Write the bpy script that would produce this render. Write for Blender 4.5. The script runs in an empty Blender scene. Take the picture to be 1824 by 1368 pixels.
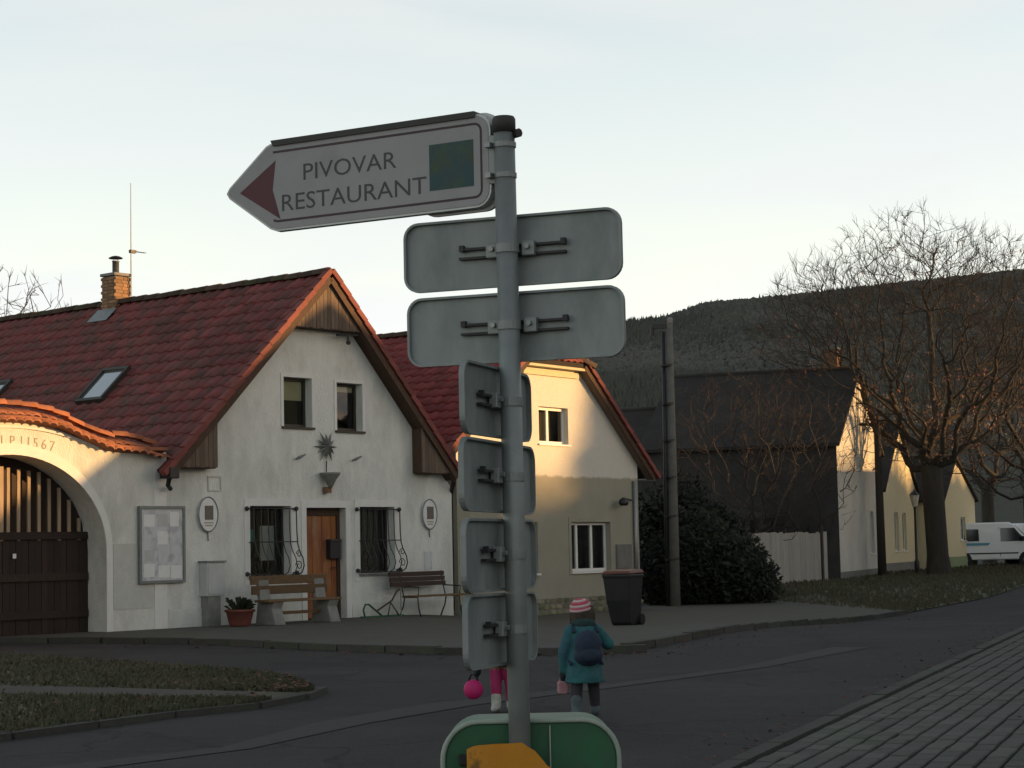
import bpy, bmesh, math, random
from mathutils import Vector, Matrix, noise as mnoise
R = math.radians
random.seed(7)
SC = bpy.context.scene
COL = SC.collection

# ------------------------------------------------------------------ camera
F_PX, PITCH, ROLL, HC = 3489.0, R(4.782), R(1.217), 1.4
fw = Vector((0, math.cos(PITCH), math.sin(PITCH)))
rt0 = Vector((1, 0, 0))
up0 = Vector((0, -math.sin(PITCH), math.cos(PITCH)))
rt = rt0 * math.cos(ROLL) - up0 * math.sin(ROLL)
up = rt0 * math.sin(ROLL) + up0 * math.cos(ROLL)
cam_d = bpy.data.cameras.new('camera')
cam_d.sensor_width = 36.0
cam_d.lens = F_PX / 1824 * 36.0
cam_d.clip_start = 0.1
cam_d.clip_end = 8000
cam = bpy.data.objects.new('camera', cam_d)
m = Matrix.Identity(4)
for i in range(3):
    m[i][0], m[i][1], m[i][2] = rt[i], up[i], -fw[i]
m[2][3] = HC
cam.matrix_world = m
COL.objects.link(cam)
SC.camera = cam

# ------------------------------------------------------------------ sky, sun, exposure
SUN_EL = R(4.5)
SUN_AZ = 0.0                      # towards +X: low sun from the right of the street
SKY_STRENGTH = 0.095
EXPOSURE = 0.48
world = bpy.data.worlds.new('World')
SC.world = world
world.use_nodes = True
wn, wl = world.node_tree.nodes, world.node_tree.links
wn.clear()
w_out = wn.new('ShaderNodeOutputWorld')
w_bg = wn.new('ShaderNodeBackground')
w_sky = wn.new('ShaderNodeTexSky')
w_sky.sky_type = 'NISHITA'
w_sky.sun_disc = False
w_sky.sun_elevation = SUN_EL
w_sky.sun_rotation = R(90)        # sun on the +X side
w_sky.altitude = 350
w_sky.air_density = 1.0
w_sky.dust_density = 1.0
w_sky.ozone_density = 1.0
w_tc = wn.new('ShaderNodeTexCoord')
w_map = wn.new('ShaderNodeMapping')
w_map.inputs['Scale'].default_value = (1.5, 1.5, 7.0)
w_map.inputs['Rotation'].default_value = (R(6), R(-7), 0)
w_n = wn.new('ShaderNodeTexNoise')
w_n.inputs['Scale'].default_value = 2.6
w_n.inputs['Detail'].default_value = 6
w_n.inputs['Roughness'].default_value = 0.5
w_n.inputs['Distortion'].default_value = 0.6
w_cr = wn.new('ShaderNodeMapRange')
w_cr.inputs['From Min'].default_value = 0.38
w_cr.inputs['From Max'].default_value = 0.62
w_cr.inputs['To Min'].default_value = 0.48
w_cr.inputs['To Max'].default_value = 1.0
w_mix = wn.new('ShaderNodeMix')
w_mix.data_type = 'RGBA'
w_sep = wn.new('ShaderNodeSeparateXYZ')
w_ramp = wn.new('ShaderNodeValToRGB')                   # thin high cloud veil: whitest at the horizon, dimmer and bluer overhead, all round
cr_ = w_ramp.color_ramp
cr_.elements[0].position = 0.0
cr_.elements[0].color = (1.0, 1.0, 0.965, 1)
cr_.elements[1].position = 1.0
cr_.elements[1].color = (.165, .172, .175, 1)
for p_, c_ in ((.10, (.985, 1.0, .985, 1)), (.20, (.88, .915, .915, 1)), (.30, (.77, .815, .82, 1)), (.55, (.30, .322, .33, 1))):
    e_ = cr_.elements.new(p_)
    e_.color = c_
w_vs = wn.new('ShaderNodeMix')
w_vs.data_type = 'RGBA'
w_vs.blend_type = 'MULTIPLY'
w_vs.clamp_result = False
w_vs.inputs['Factor'].default_value = 1.0
w_vs.inputs['B'].default_value = (7.45, 7.5, 7.5, 1)
wl.new(w_tc.outputs['Generated'], w_map.inputs['Vector'])
wl.new(w_map.outputs['Vector'], w_n.inputs['Vector'])
wl.new(w_n.outputs['Fac'], w_cr.inputs['Value'])
wl.new(w_tc.outputs['Generated'], w_sep.inputs['Vector'])
wl.new(w_sep.outputs['Z'], w_ramp.inputs['Fac'])
wl.new(w_ramp.outputs['Color'], w_vs.inputs['A'])
wl.new(w_vs.outputs['Result'], w_mix.inputs['B'])
wl.new(w_cr.outputs['Result'], w_mix.inputs['Factor'])
w_gain = wn.new('ShaderNodeMix')
w_gain.data_type = 'RGBA'
w_gain.blend_type = 'MULTIPLY'
w_gain.inputs['Factor'].default_value = 1.0
w_gain.inputs['B'].default_value = (4.7, 3.95, 3.75, 1)
wl.new(w_sky.outputs['Color'], w_gain.inputs['A'])
wl.new(w_gain.outputs['Result'], w_mix.inputs['A'])
wl.new(w_mix.outputs['Result'], w_bg.inputs['Color'])
w_bg.inputs['Strength'].default_value = SKY_STRENGTH
wl.new(w_bg.outputs['Background'], w_out.inputs['Surface'])

sun_d = bpy.data.lights.new('sun', 'SUN')
sun_d.energy = 5.0
sun_d.angle = R(0.55)
sun_d.color = (1.0, 0.56, 0.21)
sun = bpy.data.objects.new('sun', sun_d)
sdir = Vector((math.cos(SUN_AZ) * math.cos(SUN_EL), math.sin(SUN_AZ) * math.cos(SUN_EL), math.sin(SUN_EL)))
sun.rotation_euler = sdir.to_track_quat('Z', 'Y').to_euler()
sun.location = (60, 0, 40)
COL.objects.link(sun)
vs = SC.view_settings
vs.view_transform = 'Standard'
vs.look = 'None'
vs.exposure = EXPOSURE
vs.gamma = 1.0
vs.use_curve_mapping = False

# ------------------------------------------------------------------ materials
MATS = {}
def mat(name, c1, c2=None, rough=0.8, scale=6.0, detail=5, bump=0.0, bscale=None, metal=0.0,
        rnd=0.0, spec=0.4, stretch=(1, 1, 1), c3=None, s3=0.7, t3=(0.45, 0.7), obj=False, sheen=0):
    """Procedural material: noise mix of c1/c2, optional large stains c3, fine bump, per-object random value."""
    if name in MATS:
        return MATS[name]
    M = bpy.data.materials.new(name)
    M.use_nodes = True
    n, l = M.node_tree.nodes, M.node_tree.links
    b = n['Principled BSDF']
    b.inputs['Roughness'].default_value = rough
    b.inputs['Metallic'].default_value = metal
    b.inputs['Specular IOR Level'].default_value = spec
    if obj:
        tc = n.new('ShaderNodeTexCoord'); co = tc.outputs['Object']
    else:
        g = n.new('ShaderNodeNewGeometry'); co = g.outputs['Position']
    mp = n.new('ShaderNodeMapping')
    mp.inputs['Scale'].default_value = stretch
    l.new(co, mp.inputs['Vector'])
    co = mp.outputs['Vector']
    c2 = c2 or tuple(x * 0.8 for x in c1)
    nz = n.new('ShaderNodeTexNoise')
    nz.inputs['Scale'].default_value = scale
    nz.inputs['Detail'].default_value = detail
    nz.inputs['Roughness'].default_value = 0.6
    l.new(co, nz.inputs['Vector'])
    mr = n.new('ShaderNodeMapRange')
    mr.inputs['From Min'].default_value = 0.3
    mr.inputs['From Max'].default_value = 0.7
    l.new(nz.outputs['Fac'], mr.inputs['Value'])
    mx = n.new('ShaderNodeMix'); mx.data_type = 'RGBA'
    mx.inputs['A'].default_value = (*c1, 1)
    mx.inputs['B'].default_value = (*c2, 1)
    l.new(mr.outputs['Result'], mx.inputs['Factor'])
    col = mx.outputs['Result']
    if c3:
        n3 = n.new('ShaderNodeTexNoise')
        n3.inputs['Scale'].default_value = s3
        n3.inputs['Detail'].default_value = 6
        n3.inputs['Roughness'].default_value = 0.65
        l.new(co, n3.inputs['Vector'])
        r3 = n.new('ShaderNodeMapRange')
        r3.inputs['From Min'].default_value, r3.inputs['From Max'].default_value = t3
        l.new(n3.outputs['Fac'], r3.inputs['Value'])
        m3 = n.new('ShaderNodeMix'); m3.data_type = 'RGBA'
        m3.inputs['B'].default_value = (*c3, 1)
        l.new(r3.outputs['Result'], m3.inputs['Factor'])
        l.new(col, m3.inputs['A'])
        col = m3.outputs['Result']
    if rnd:
        oi = n.new('ShaderNodeObjectInfo')
        rr = n.new('ShaderNodeMapRange')
        rr.inputs['To Min'].default_value = 1 - rnd
        rr.inputs['To Max'].default_value = 1 + rnd
        l.new(oi.outputs['Random'], rr.inputs['Value'])
        hs = n.new('ShaderNodeHueSaturation')
        l.new(rr.outputs['Result'], hs.inputs['Value'])
        l.new(col, hs.inputs['Color'])
        col = hs.outputs['Color']
    l.new(col, b.inputs['Base Color'])
    if bump:
        nb = n.new('ShaderNodeTexNoise')
        nb.inputs['Scale'].default_value = bscale or scale * 4
        nb.inputs['Detail'].default_value = 4
        l.new(co, nb.inputs['Vector'])
        bp = n.new('ShaderNodeBump')
        bp.inputs['Strength'].default_value = min(1.0, bump)
        bp.inputs['Distance'].default_value = 0.02
        l.new(nb.outputs['Fac'], bp.inputs['Height'])
        l.new(bp.outputs['Normal'], b.inputs['Normal'])
    MATS[name] = M
    return M

def glass_mat():
    M = bpy.data.materials.new('window_glass')
    M.use_nodes = True
    n, l = M.node_tree.nodes, M.node_tree.links
    n.clear()
    o = n.new('ShaderNodeOutputMaterial')
    t = n.new('ShaderNodeBsdfTransparent')
    t.inputs['Color'].default_value = (.72, .76, .74, 1)
    g = n.new('ShaderNodeBsdfGlossy')
    g.inputs['Roughness'].default_value = .02
    fr = n.new('ShaderNodeFresnel')
    fr.inputs['IOR'].default_value = 1.62
    mx = n.new('ShaderNodeMixShader')
    l.new(fr.outputs['Fac'], mx.inputs['Fac'])
    l.new(t.outputs['BSDF'], mx.inputs[1])
    l.new(g.outputs['BSDF'], mx.inputs[2])
    l.new(mx.outputs['Shader'], o.inputs['Surface'])
    return M
GLASS = glass_mat()

def zone_mat(name, lo, hi, zsplit, **kw):
    """plaster painted in two tones with a wavering edge at height zsplit (world z)"""
    M = mat(name, hi, tuple(x * .93 for x in hi), **kw)
    n, l = M.node_tree.nodes, M.node_tree.links
    b = n['Principled BSDF']
    src = b.inputs['Base Color'].links[0].from_socket
    g = n.new('ShaderNodeNewGeometry'); sp = n.new('ShaderNodeSeparateXYZ')
    l.new(g.outputs['Position'], sp.inputs['Vector'])
    nz = n.new('ShaderNodeTexNoise'); nz.inputs['Scale'].default_value = 5
    l.new(g.outputs['Position'], nz.inputs['Vector'])
    ad = n.new('ShaderNodeMath'); ad.operation = 'MULTIPLY_ADD'
    ad.inputs[1].default_value = .12
    l.new(nz.outputs['Fac'], ad.inputs[0]); l.new(sp.outputs['Z'], ad.inputs[2])
    mr = n.new('ShaderNodeMapRange')
    mr.inputs['From Min'].default_value = zsplit + .03
    mr.inputs['From Max'].default_value = zsplit + .09
    l.new(ad.outputs['Value'], mr.inputs['Value'])
    mx = n.new('ShaderNodeMix'); mx.data_type = 'RGBA'
    n2 = n.new('ShaderNodeTexNoise'); n2.inputs['Scale'].default_value = 1.7; n2.inputs['Detail'].default_value = 6
    l.new(g.outputs['Position'], n2.inputs['Vector'])
    lm = n.new('ShaderNodeMix'); lm.data_type = 'RGBA'
    lm.inputs['A'].default_value = (*lo, 1)
    lm.inputs['B'].default_value = (lo[0] * .78, lo[1] * .78, lo[2] * .72, 1)
    l.new(n2.outputs['Fac'], lm.inputs['Factor'])
    l.new(lm.outputs['Result'], mx.inputs['A'])
    l.new(mr.outputs['Result'], mx.inputs['Factor'])
    l.new(src, mx.inputs['B'])
    l.new(mx.outputs['Result'], b.inputs['Base Color'])
    return M

def M_(k):
    return MATS[k]
def asphalt_mat():
    M = mat('asphalt', (.036, .033, .034), (.022, .021, .022), .92, 7, detail=8, bump=.8, bscale=110, c3=(.047, .044, .043), s3=.30, t3=(.48, .72))
    n, l = M.node_tree.nodes, M.node_tree.links
    b_ = n['Principled BSDF']; src = b_.inputs['Base Color'].links[0].from_socket
    g_ = n.new('ShaderNodeNewGeometry')
    sp_n = n.new('ShaderNodeTexNoise'); sp_n.inputs['Scale'].default_value = 60; sp_n.inputs['Detail'].default_value = 3   # pale aggregate and grit
    l.new(g_.outputs['Position'], sp_n.inputs['Vector'])
    r1 = n.new('ShaderNodeMapRange'); r1.inputs['From Min'].default_value = .60; r1.inputs['From Max'].default_value = .72
    l.new(sp_n.outputs['Fac'], r1.inputs['Value'])
    m1 = n.new('ShaderNodeMix'); m1.data_type = 'RGBA'; m1.inputs['B'].default_value = (.11, .105, .10, 1)
    l.new(r1.outputs['Result'], m1.inputs['Factor']); l.new(src, m1.inputs['A'])
    wv = n.new('ShaderNodeTexNoise'); wv.inputs['Scale'].default_value = 1.3; wv.inputs['Detail'].default_value = 4       # wandering cracks
    l.new(g_.outputs['Position'], wv.inputs['Vector'])
    wa = n.new('ShaderNodeVectorMath'); wa.operation = 'MULTIPLY_ADD'; wa.inputs[1].default_value = (.9, .9, .9)
    l.new(wv.outputs['Color'], wa.inputs[0]); l.new(g_.outputs['Position'], wa.inputs[2])
    vo = n.new('ShaderNodeTexVoronoi'); vo.feature = 'DISTANCE_TO_EDGE'; vo.inputs['Scale'].default_value = .32
    l.new(wa.outputs['Vector'], vo.inputs['Vector'])
    r2 = n.new('ShaderNodeMapRange'); r2.inputs['From Min'].default_value = .004; r2.inputs['From Max'].default_value = .012
    r2.inputs['To Min'].default_value = .75; r2.inputs['To Max'].default_value = 0.0
    l.new(vo.outputs['Distance'], r2.inputs['Value'])
    m2 = n.new('ShaderNodeMix'); m2.data_type = 'RGBA'; m2.inputs['B'].default_value = (.010, .010, .010, 1)
    l.new(r2.outputs['Result'], m2.inputs['Factor']); l.new(m1.outputs['Result'], m2.inputs['A'])
    st = n.new('ShaderNodeTexNoise'); st.inputs['Scale'].default_value = .55; st.inputs['Detail'].default_value = 7       # damp and worn patches
    l.new(g_.outputs['Position'], st.inputs['Vector'])
    r3 = n.new('ShaderNodeMapRange'); r3.inputs['From Min'].default_value = .56; r3.inputs['From Max'].default_value = .62
    r3.inputs['To Max'].default_value = .55
    l.new(st.outputs['Fac'], r3.inputs['Value'])
    m3 = n.new('ShaderNodeMix'); m3.data_type = 'RGBA'; m3.inputs['B'].default_value = (.017, .016, .017, 1)
    l.new(r3.outputs['Result'], m3.inputs['Factor']); l.new(m2.outputs['Result'], m3.inputs['A'])
    l.new(m3.outputs['Result'], b_.inputs['Base Color'])
asphalt_mat()
mat('asphalt_seam', (.048, .044, .043), (.032, .030, .030), .9, 9, bump=.4, bscale=80)
mat('pave_concrete', (.094, .090, .078), (.068, .067, .057), .9, 5, bump=.4, bscale=60, c3=(.07, .078, .055), s3=.5, t3=(.5, .72))
mat('kerb', (.060, .058, .052), (.042, .042, .037), .9, 9, bump=.4, bscale=50, rnd=.2, c3=(.05, .06, .035), s3=1.6, t3=(.5, .7))
mat('paver', (.100, .097, .088), (.072, .072, .064), .88, 14, bump=.5, bscale=90, rnd=.22, c3=(.07, .082, .06), s3=1.1, t3=(.52, .7))
mat('joint', (.022, .026, .018), (.014, .015, .012), .95, 20)
mat('soil', (.045, .045, .034), (.03, .032, .023), .95, 3, bump=.5, bscale=30, c3=(.05, .06, .03), s3=.3)
mat('grass', (.066, .072, .038), (.085, .078, .05), .9, 2.5, c3=(.10, .09, .065), s3=.4, t3=(.5, .7))
mat('verge_path', (.075, .070, .058), (.056, .053, .044), .95, 6, bump=.4, bscale=40)
mat('plaster_white', (.73, .735, .69), (.645, .655, .615), .92, 8, bump=.75, bscale=42, stretch=(1, 1, .45), c3=(.47, .475, .44), s3=.9, t3=(.48, .72))
mat('plaster_gate', (.70, .70, .65), (.61, .615, .57), .92, 7, bump=.75, bscale=40, stretch=(1, 1, .5), c3=(.44, .445, .41), s3=1.0, t3=(.46, .70))
mat('trim_white', (.74, .735, .70), (.68, .68, .65), .85, 6, bump=.2, bscale=40, c3=(.58, .58, .54), s3=.9, t3=(.55, .8))
mat('plaster_panel', (.56, .565, .525), (.50, .51, .475), .93, 6, bump=.5, bscale=40)
zone_mat('plaster_two', (.36, .345, .28), (.63, .605, .54), 3.06, rough=.92, scale=8, bump=.5, bscale=45)
mat('plaster_cream', (.62, .55, .36), (.56, .50, .33), .92, 6, bump=.3, bscale=30)
mat('plaster_far', (.60, .58, .52), (.53, .52, .47), .92, 3, bump=.3, bscale=25, c3=(.45, .44, .40), s3=.5)
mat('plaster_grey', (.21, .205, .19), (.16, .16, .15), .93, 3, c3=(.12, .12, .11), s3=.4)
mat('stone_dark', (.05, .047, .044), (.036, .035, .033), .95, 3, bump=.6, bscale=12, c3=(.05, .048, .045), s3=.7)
mat('green_base', (.24, .30, .16), (.19, .24, .13), .9, 5)
mat('roof_tile', (.22, .052, .050), (.16, .042, .042), .78, 9, bump=.3, bscale=60, rnd=.26, c3=(.062, .050, .040), s3=2.6, t3=(.40, .72))
mat('roof_tile_red', (.22, .046, .044), (.17, .036, .036), .75, 9, bump=.3, bscale=60, rnd=.25, c3=(.07, .04, .03), s3=.9, t3=(.55, .8))
mat('ridge_tile', (.085, .045, .034), (.055, .04, .028), .85, 8, bump=.3, bscale=50, rnd=.3, c3=(.045, .05, .022), s3=1.4, t3=(.48, .68))
mat('verge_tile', (.21, .055, .045), (.16, .045, .038), .75, 8, rnd=.2)
mat('coping_tile', (.34, .125, .060), (.25, .09, .05), .8, 9, bump=.4, bscale=60, rnd=.3, c3=(.13, .08, .045), s3=2.0, t3=(.5, .75))
mat('under_roof', (.03, .022, .018), None, .9, 5)
mat('barn_roof', (.030, .026, .024), (.020, .018, .017), .9, 3, bump=.6, bscale=9, stretch=(1, 1, 3), c3=(.04, .036, .028), s3=.6)
mat('wood_clad', (.16, .115, .085), (.105, .078, .060), .8, 4, bump=.4, bscale=20, rnd=.25, stretch=(6, 6, .6))
mat('wood_brown', (.085, .045, .028), (.05, .03, .02), .75, 5, bump=.3, bscale=25, rnd=.2, stretch=(4, 4, 1))
mat('wood_gate', (.035, .020, .014), (.022, .014, .011), .75, 5, bump=.4, bscale=25, rnd=.25, stretch=(6, 6, .7))
mat('wood_slat', (.40, .30, .20), (.30, .22, .15), .75, 5, bump=.4, bscale=25, rnd=.15, stretch=(6, 6, .7))
mat('wood_door', (.33, .13, .035), (.20, .055, .025), .6, 2.2, bump=.2, bscale=20, stretch=(3, 3, .7), c3=(.30, .20, .12), s3=1.2, t3=(.5, .7))
mat('wood_bench', (.16, .095, .040), (.10, .060, .030), .65, 4, bump=.3, bscale=30, rnd=.2, stretch=(2, 2, 5))
mat('wood_bench_dark', (.055, .028, .020), (.035, .02, .016), .6, 4, bump=.3, bscale=30, rnd=.2)
mat('wood_fence', (.36, .345, .31), (.28, .27, .245), .85, 3, bump=.4, bscale=18, rnd=.10, stretch=(4, 4, .6))
mat('wood_pole', (.05, .04, .032), (.03, .026, .022), .9, 6, bump=.4, stretch=(5, 5, 1))
mat('concrete', (.27, .265, .25), (.20, .20, .19), .9, 7, bump=.5, bscale=40, c3=(.15, .16, .12), s3=1.2)
mat('concrete_pole', (.15, .148, .13), (.11, .11, .10), .9, 5, bump=.4, bscale=30)
mat('stone', (.27, .24, .165), (.17, .16, .11), .9, 6, bump=.7, bscale=22, rnd=.4, c3=(.11, .14, .04), s3=2.2, t3=(.5, .66))
mat('mortar', (.20, .195, .16), (.15, .15, .12), .95, 10)
mat('brick', (.32, .185, .095), (.23, .13, .075), .85, 10, bump=.4, rnd=.3)
mat('iron', (.018, .018, .02), (.03, .028, .026), .55, 20, spec=.5)
mat('dark_metal', (.05, .05, .05), (.035, .035, .035), .5, 12, metal=.6)
mat('zinc', (.34, .36, .36), (.27, .29, .29), .5, 14, metal=.75, bump=.1, c3=(.22, .24, .23), s3=3, t3=(.5, .8))
mat('galv', (.28, .30, .295), (.22, .24, .235), .52, 9, metal=.45, bump=.08, c3=(.24, .27, .26), s3=4, t3=(.5, .78))
mat('galv_plate', (.30, .325, .32), (.235, .265, .26), .58, 11, detail=8, metal=.3, bump=.12, bscale=25, stretch=(1, 1, .45), c3=(.17, .205, .20), s3=6.0, t3=(.46, .74))
mat('sign_white', (.345, .335, .345), (.31, .302, .31), .55, 5, c3=(.25, .245, .25), s3=4, t3=(.5, .8))
mat('sign_edge', (.55, .58, .56), None, .45, 6, metal=.3)
mat('sign_red', (.105, .022, .030), (.07, .018, .022), .5, 6)
mat('sign_line', (.055, .028, .035), None, .5, 6)
mat('sign_letter', (.062, .058, .066), None, .5, 6)
mat('sign_green', (.025, .085, .05), (.055, .05, .03), .5, 22, c3=(.015, .06, .07), s3=13, t3=(.42, .56))
mat('cap_plastic', (.05, .05, .045), None, .6, 8)
mat('bin_green', (.02, .13, .055), (.018, .085, .04), .5, 5, c3=(.05, .08, .055), s3=3, t3=(.45, .65))
mat('bin_rim', (.36, .42, .36), (.28, .34, .29), .55, 9)
mat('bin_notice', (.62, .27, .015), (.50, .20, .012), .6, 7, c3=(.22, .11, .02), s3=10, t3=(.58, .66))
mat('bin_black', (.016, .016, .019), (.024, .023, .026), .5, 6, bump=.1)
mat('bin_lid', (.17, .055, .03), (.12, .04, .025), .5, 6)
mat('board_frame', (.20, .23, .225), None, .5, 8, metal=.3)
mat('board_paper', (.60, .61, .62), (.50, .515, .53), .7, 9, c3=(.42, .44, .46), s3=4.5, t3=(.52, .6))
mat('enamel', (.74, .75, .74), (.68, .69, .68), .35, 5, c3=(.55, .56, .55), s3=9, t3=(.6, .7))
mat('emblem', (.10, .105, .10), (.17, .13, .11), .5, 30)
mat('box_grey', (.50, .51, .50), (.44, .45, .44), .6, 6)
mat('frame_white', (.78, .78, .75), (.72, .72, .70), .45, 6)
mat('frame_dark', (.045, .038, .030), (.03, .028, .022), .5, 8)
mat('blind', (.66, .62, .42), (.60, .56, .38), .8, 5)
mat('curtain', (.10, .095, .10), (.05, .05, .055), .9, 5, stretch=(5, 5, .4))
mat('interior', (.06, .055, .05), None, .9, 3)
mat('teal', (.03, .30, .24), None, .5, 6)
mat('letter_grey', (.30, .27, .20), (.42, .38, .29), .8, 12)
mat('relief', (.24, .24, .22), (.16, .165, .15), .85, 20, bump=.4)
mat('terracotta', (.20, .06, .045), (.14, .045, .035), .85, 8)
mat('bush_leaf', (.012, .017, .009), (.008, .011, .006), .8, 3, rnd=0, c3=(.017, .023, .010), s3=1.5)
mat('pot_leaf', (.03, .045, .02), (.02, .03, .015), .7, 8)
mat('bark', (.046, .039, .033), (.030, .026, .022), .9, 6, bump=.6, bscale=20, stretch=(3, 3, .7), c3=(.055, .05, .03), s3=1.2, t3=(.52, .7))
mat('twig', (.050, .043, .039), (.036, .032, .029), .9, 4)
mat('dead_leaf', (.15, .060, .036), (.09, .04, .028), .8, 3)
mat('far_twig', (.055, .042, .035), None, .9, 4)
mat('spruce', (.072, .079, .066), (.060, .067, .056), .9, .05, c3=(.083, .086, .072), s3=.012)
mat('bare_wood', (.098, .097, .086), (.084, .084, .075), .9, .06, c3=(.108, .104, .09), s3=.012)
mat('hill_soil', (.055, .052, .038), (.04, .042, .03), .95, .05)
mat('car_white', (.72, .74, .74), (.66, .68, .68), .28, 2, spec=.6)
mat('car_glass', (.012, .016, .018), None, .06, 2, spec=.8)
mat('car_stripe', (.10, .30, .40), None, .35, 2)
mat('tyre', (.015, .015, .016), None, .8, 10)
mat('rim', (.32, .33, .33), None, .4, 6, metal=.7)
mat('lamp_glass', (.62, .58, .46), None, .4, 6)
mat('car_light', (.55, .30, .18), None, .3, 6)
mat('skin', (.30, .18, .135), None, .6, 8)
mat('coat_teal', (.022, .135, .130), (.030, .095, .125), .8, 9, bump=.4, bscale=25, c3=(.03, .08, .14), s3=4, t3=(.5, .65), obj=True)
mat('coat_pink', (.36, .022, .13), (.28, .018, .10), .8, 9, bump=.3, bscale=25)
mat('mitten_blue', (.035, .10, .24), None, .85, 9)
mat('mitten_dark', (.015, .022, .022), None, .85, 9)
mat('trouser_grey', (.045, .040, .052), (.03, .028, .036), .85, 9)
mat('trouser_pink', (.38, .025, .12), (.30, .02, .09), .8, 9)
mat('boot', (.10, .15, .15), (.07, .085, .10), .7, 9)
mat('shoe_white', (.45, .48, .43), None, .6, 9)
mat('hair', (.055, .036, .022), (.035, .022, .015), .7, 14, stretch=(4, 4, .5), obj=True)
mat('hat_pink', (.50, .085, .12), None, .9, 14)
mat('hat_white', (.60, .42, .44), None, .9, 14)
mat('scarf', (.025, .06, .055), (.018, .04, .045), .9, 14)
mat('backpack', (.022, .040, .075), (.016, .028, .045), .8, 10)
mat('bag_pink', (.42, .17, .20), (.35, .25, .26), .7, 16)
mat('bag_magenta', (.55, .02, .17), (.45, .015, .12), .6, 8)
mat('eye', (.01, .01, .01), None, .2, 8)
mat('lip', (.35, .12, .11), None, .5, 8)

# ------------------------------------------------------------------ mesh builder
class MB:
    def __init__(s):
        s.v, s.f = [], []
    def add(s, vs_, fs):
        o = len(s.v)
        s.v.extend([tuple(p) for p in vs_])
        s.f.extend([tuple(i + o for i in f) for f in fs])
        return s
    def box(s, x0, x1, y0, y1, z0, z1):
        return s.add([(x0, y0, z0), (x1, y0, z0), (x1, y1, z0), (x0, y1, z0), (x0, y0, z1), (x1, y0, z1), (x1, y1, z1), (x0, y1, z1)],
                     [(0, 3, 2, 1), (4, 5, 6, 7), (0, 1, 5, 4), (1, 2, 6, 5), (2, 3, 7, 6), (3, 0, 4, 7)])
    def bar(s, p, q, w, h, upv=(0, 0, 1)):
        p, q = Vector(p), Vector(q)
        d = (q - p).normalized()
        u = Vector(upv)
        sx = d.cross(u)
        if sx.length < 1e-5:
            sx = d.cross(Vector((1, 0, 0)))
        sx.normalize()
        u = sx.cross(d)
        a, b = sx * w / 2, u * h / 2
        vv = [p - a - b, p + a - b, p + a + b, p - a + b, q - a - b, q + a - b, q + a + b, q - a + b]
        return s.add(vv, [(0, 1, 2, 3), (4, 7, 6, 5), (0, 4, 5, 1), (1, 5, 6, 2), (2, 6, 7, 3), (3, 7, 4, 0)])
    def tube(s, pts, radii, n=6, cap=True):
        pts = [Vector(p) for p in pts]
        if not isinstance(radii, (list, tuple)):
            radii = [radii] * len(pts)
        o = len(s.v)
        ref = None
        for i, p in enumerate(pts):
            d = (pts[min(i + 1, len(pts) - 1)] - pts[max(i - 1, 0)])
            d = d.normalized() if d.length > 1e-9 else Vector((0, 0, 1))
            if ref is None:
                ref = d.orthogonal().normalized()
            ref = (ref - d * ref.dot(d))
            ref = ref.normalized() if ref.length > 1e-6 else d.orthogonal().normalized()
            b = d.cross(ref)
            for k in range(n):
                a = 2 * math.pi * k / n
                s.v.append(tuple(p + (ref * math.cos(a) + b * math.sin(a)) * radii[i]))
        for i in range(len(pts) - 1):
            for k in range(n):
                k2 = (k + 1) % n
                s.f.append((o + i * n + k, o + i * n + k2, o + (i + 1) * n + k2, o + (i + 1) * n + k))
        if cap:
            s.f.append(tuple(o + k for k in reversed(range(n))))
            e = o + (len(pts) - 1) * n
            s.f.append(tuple(e + k for k in range(n)))
        return s
    def prism(s, poly, y0, y1):
        n = len(poly)
        return s.add([(x, y0, z) for x, z in poly] + [(x, y1, z) for x, z in poly],
                     [tuple(range(n)), tuple(reversed(range(n, 2 * n)))] + [(i, i + n, (i + 1) % n + n, (i + 1) % n) for i in range(n)])
    def prism_z(s, poly, z0, z1):
        n = len(poly)
        return s.add([(x, y, z0) for x, y in poly] + [(x, y, z1) for x, y in poly],
                     [tuple(reversed(range(n))), tuple(range(n, 2 * n))] + [(i, (i + 1) % n, (i + 1) % n + n, i + n) for i in range(n)])
    def prism_x(s, poly, x0, x1):
        n = len(poly)
        return s.add([(x0, y, z) for y, z in poly] + [(x1, y, z) for y, z in poly],
                     [tuple(reversed(range(n))), tuple(range(n, 2 * n))] + [(i, (i + 1) % n, (i + 1) % n + n, i + n) for i in range(n)])
    def lathe(s, prof, n=16, c=(0, 0, 0), sx=1, sy=1):
        o = len(s.v)
        for r_, z in prof:
            for k in range(n):
                a = 2 * math.pi * k / n
                s.v.append((c[0] + r_ * math.cos(a) * sx, c[1] + r_ * math.sin(a) * sy, c[2] + z))
        for i in range(len(prof) - 1):
            for k in range(n):
                k2 = (k + 1) % n
                s.f.append((o + i * n + k, o + i * n + k2, o + (i + 1) * n + k2, o + (i + 1) * n + k))
        s.f.append(tuple(o + k for k in reversed(range(n))))
        e = o + (len(prof) - 1) * n
        s.f.append(tuple(e + k for k in range(n)))
        return s
    def ball(s, c, r_, nu=12, nv=8):
        if not isinstance(r_, (tuple, list)):
            r_ = (r_, r_, r_)
        prof = [(math.sin(math.pi * i / nv), -math.cos(math.pi * i / nv)) for i in range(nv + 1)]
        o = len(s.v)
        for pr, pz in prof:
            for k in range(nu):
                a = 2 * math.pi * k / nu
                s.v.append((c[0] + pr * math.cos(a) * r_[0], c[1] + pr * math.sin(a) * r_[1], c[2] + pz * r_[2]))
        for i in range(nv):
            for k in range(nu):
                k2 = (k + 1) % nu
                s.f.append((o + i * nu + k, o + i * nu + k2, o + (i + 1) * nu + k2, o + (i + 1) * nu + k))
        return s
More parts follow.
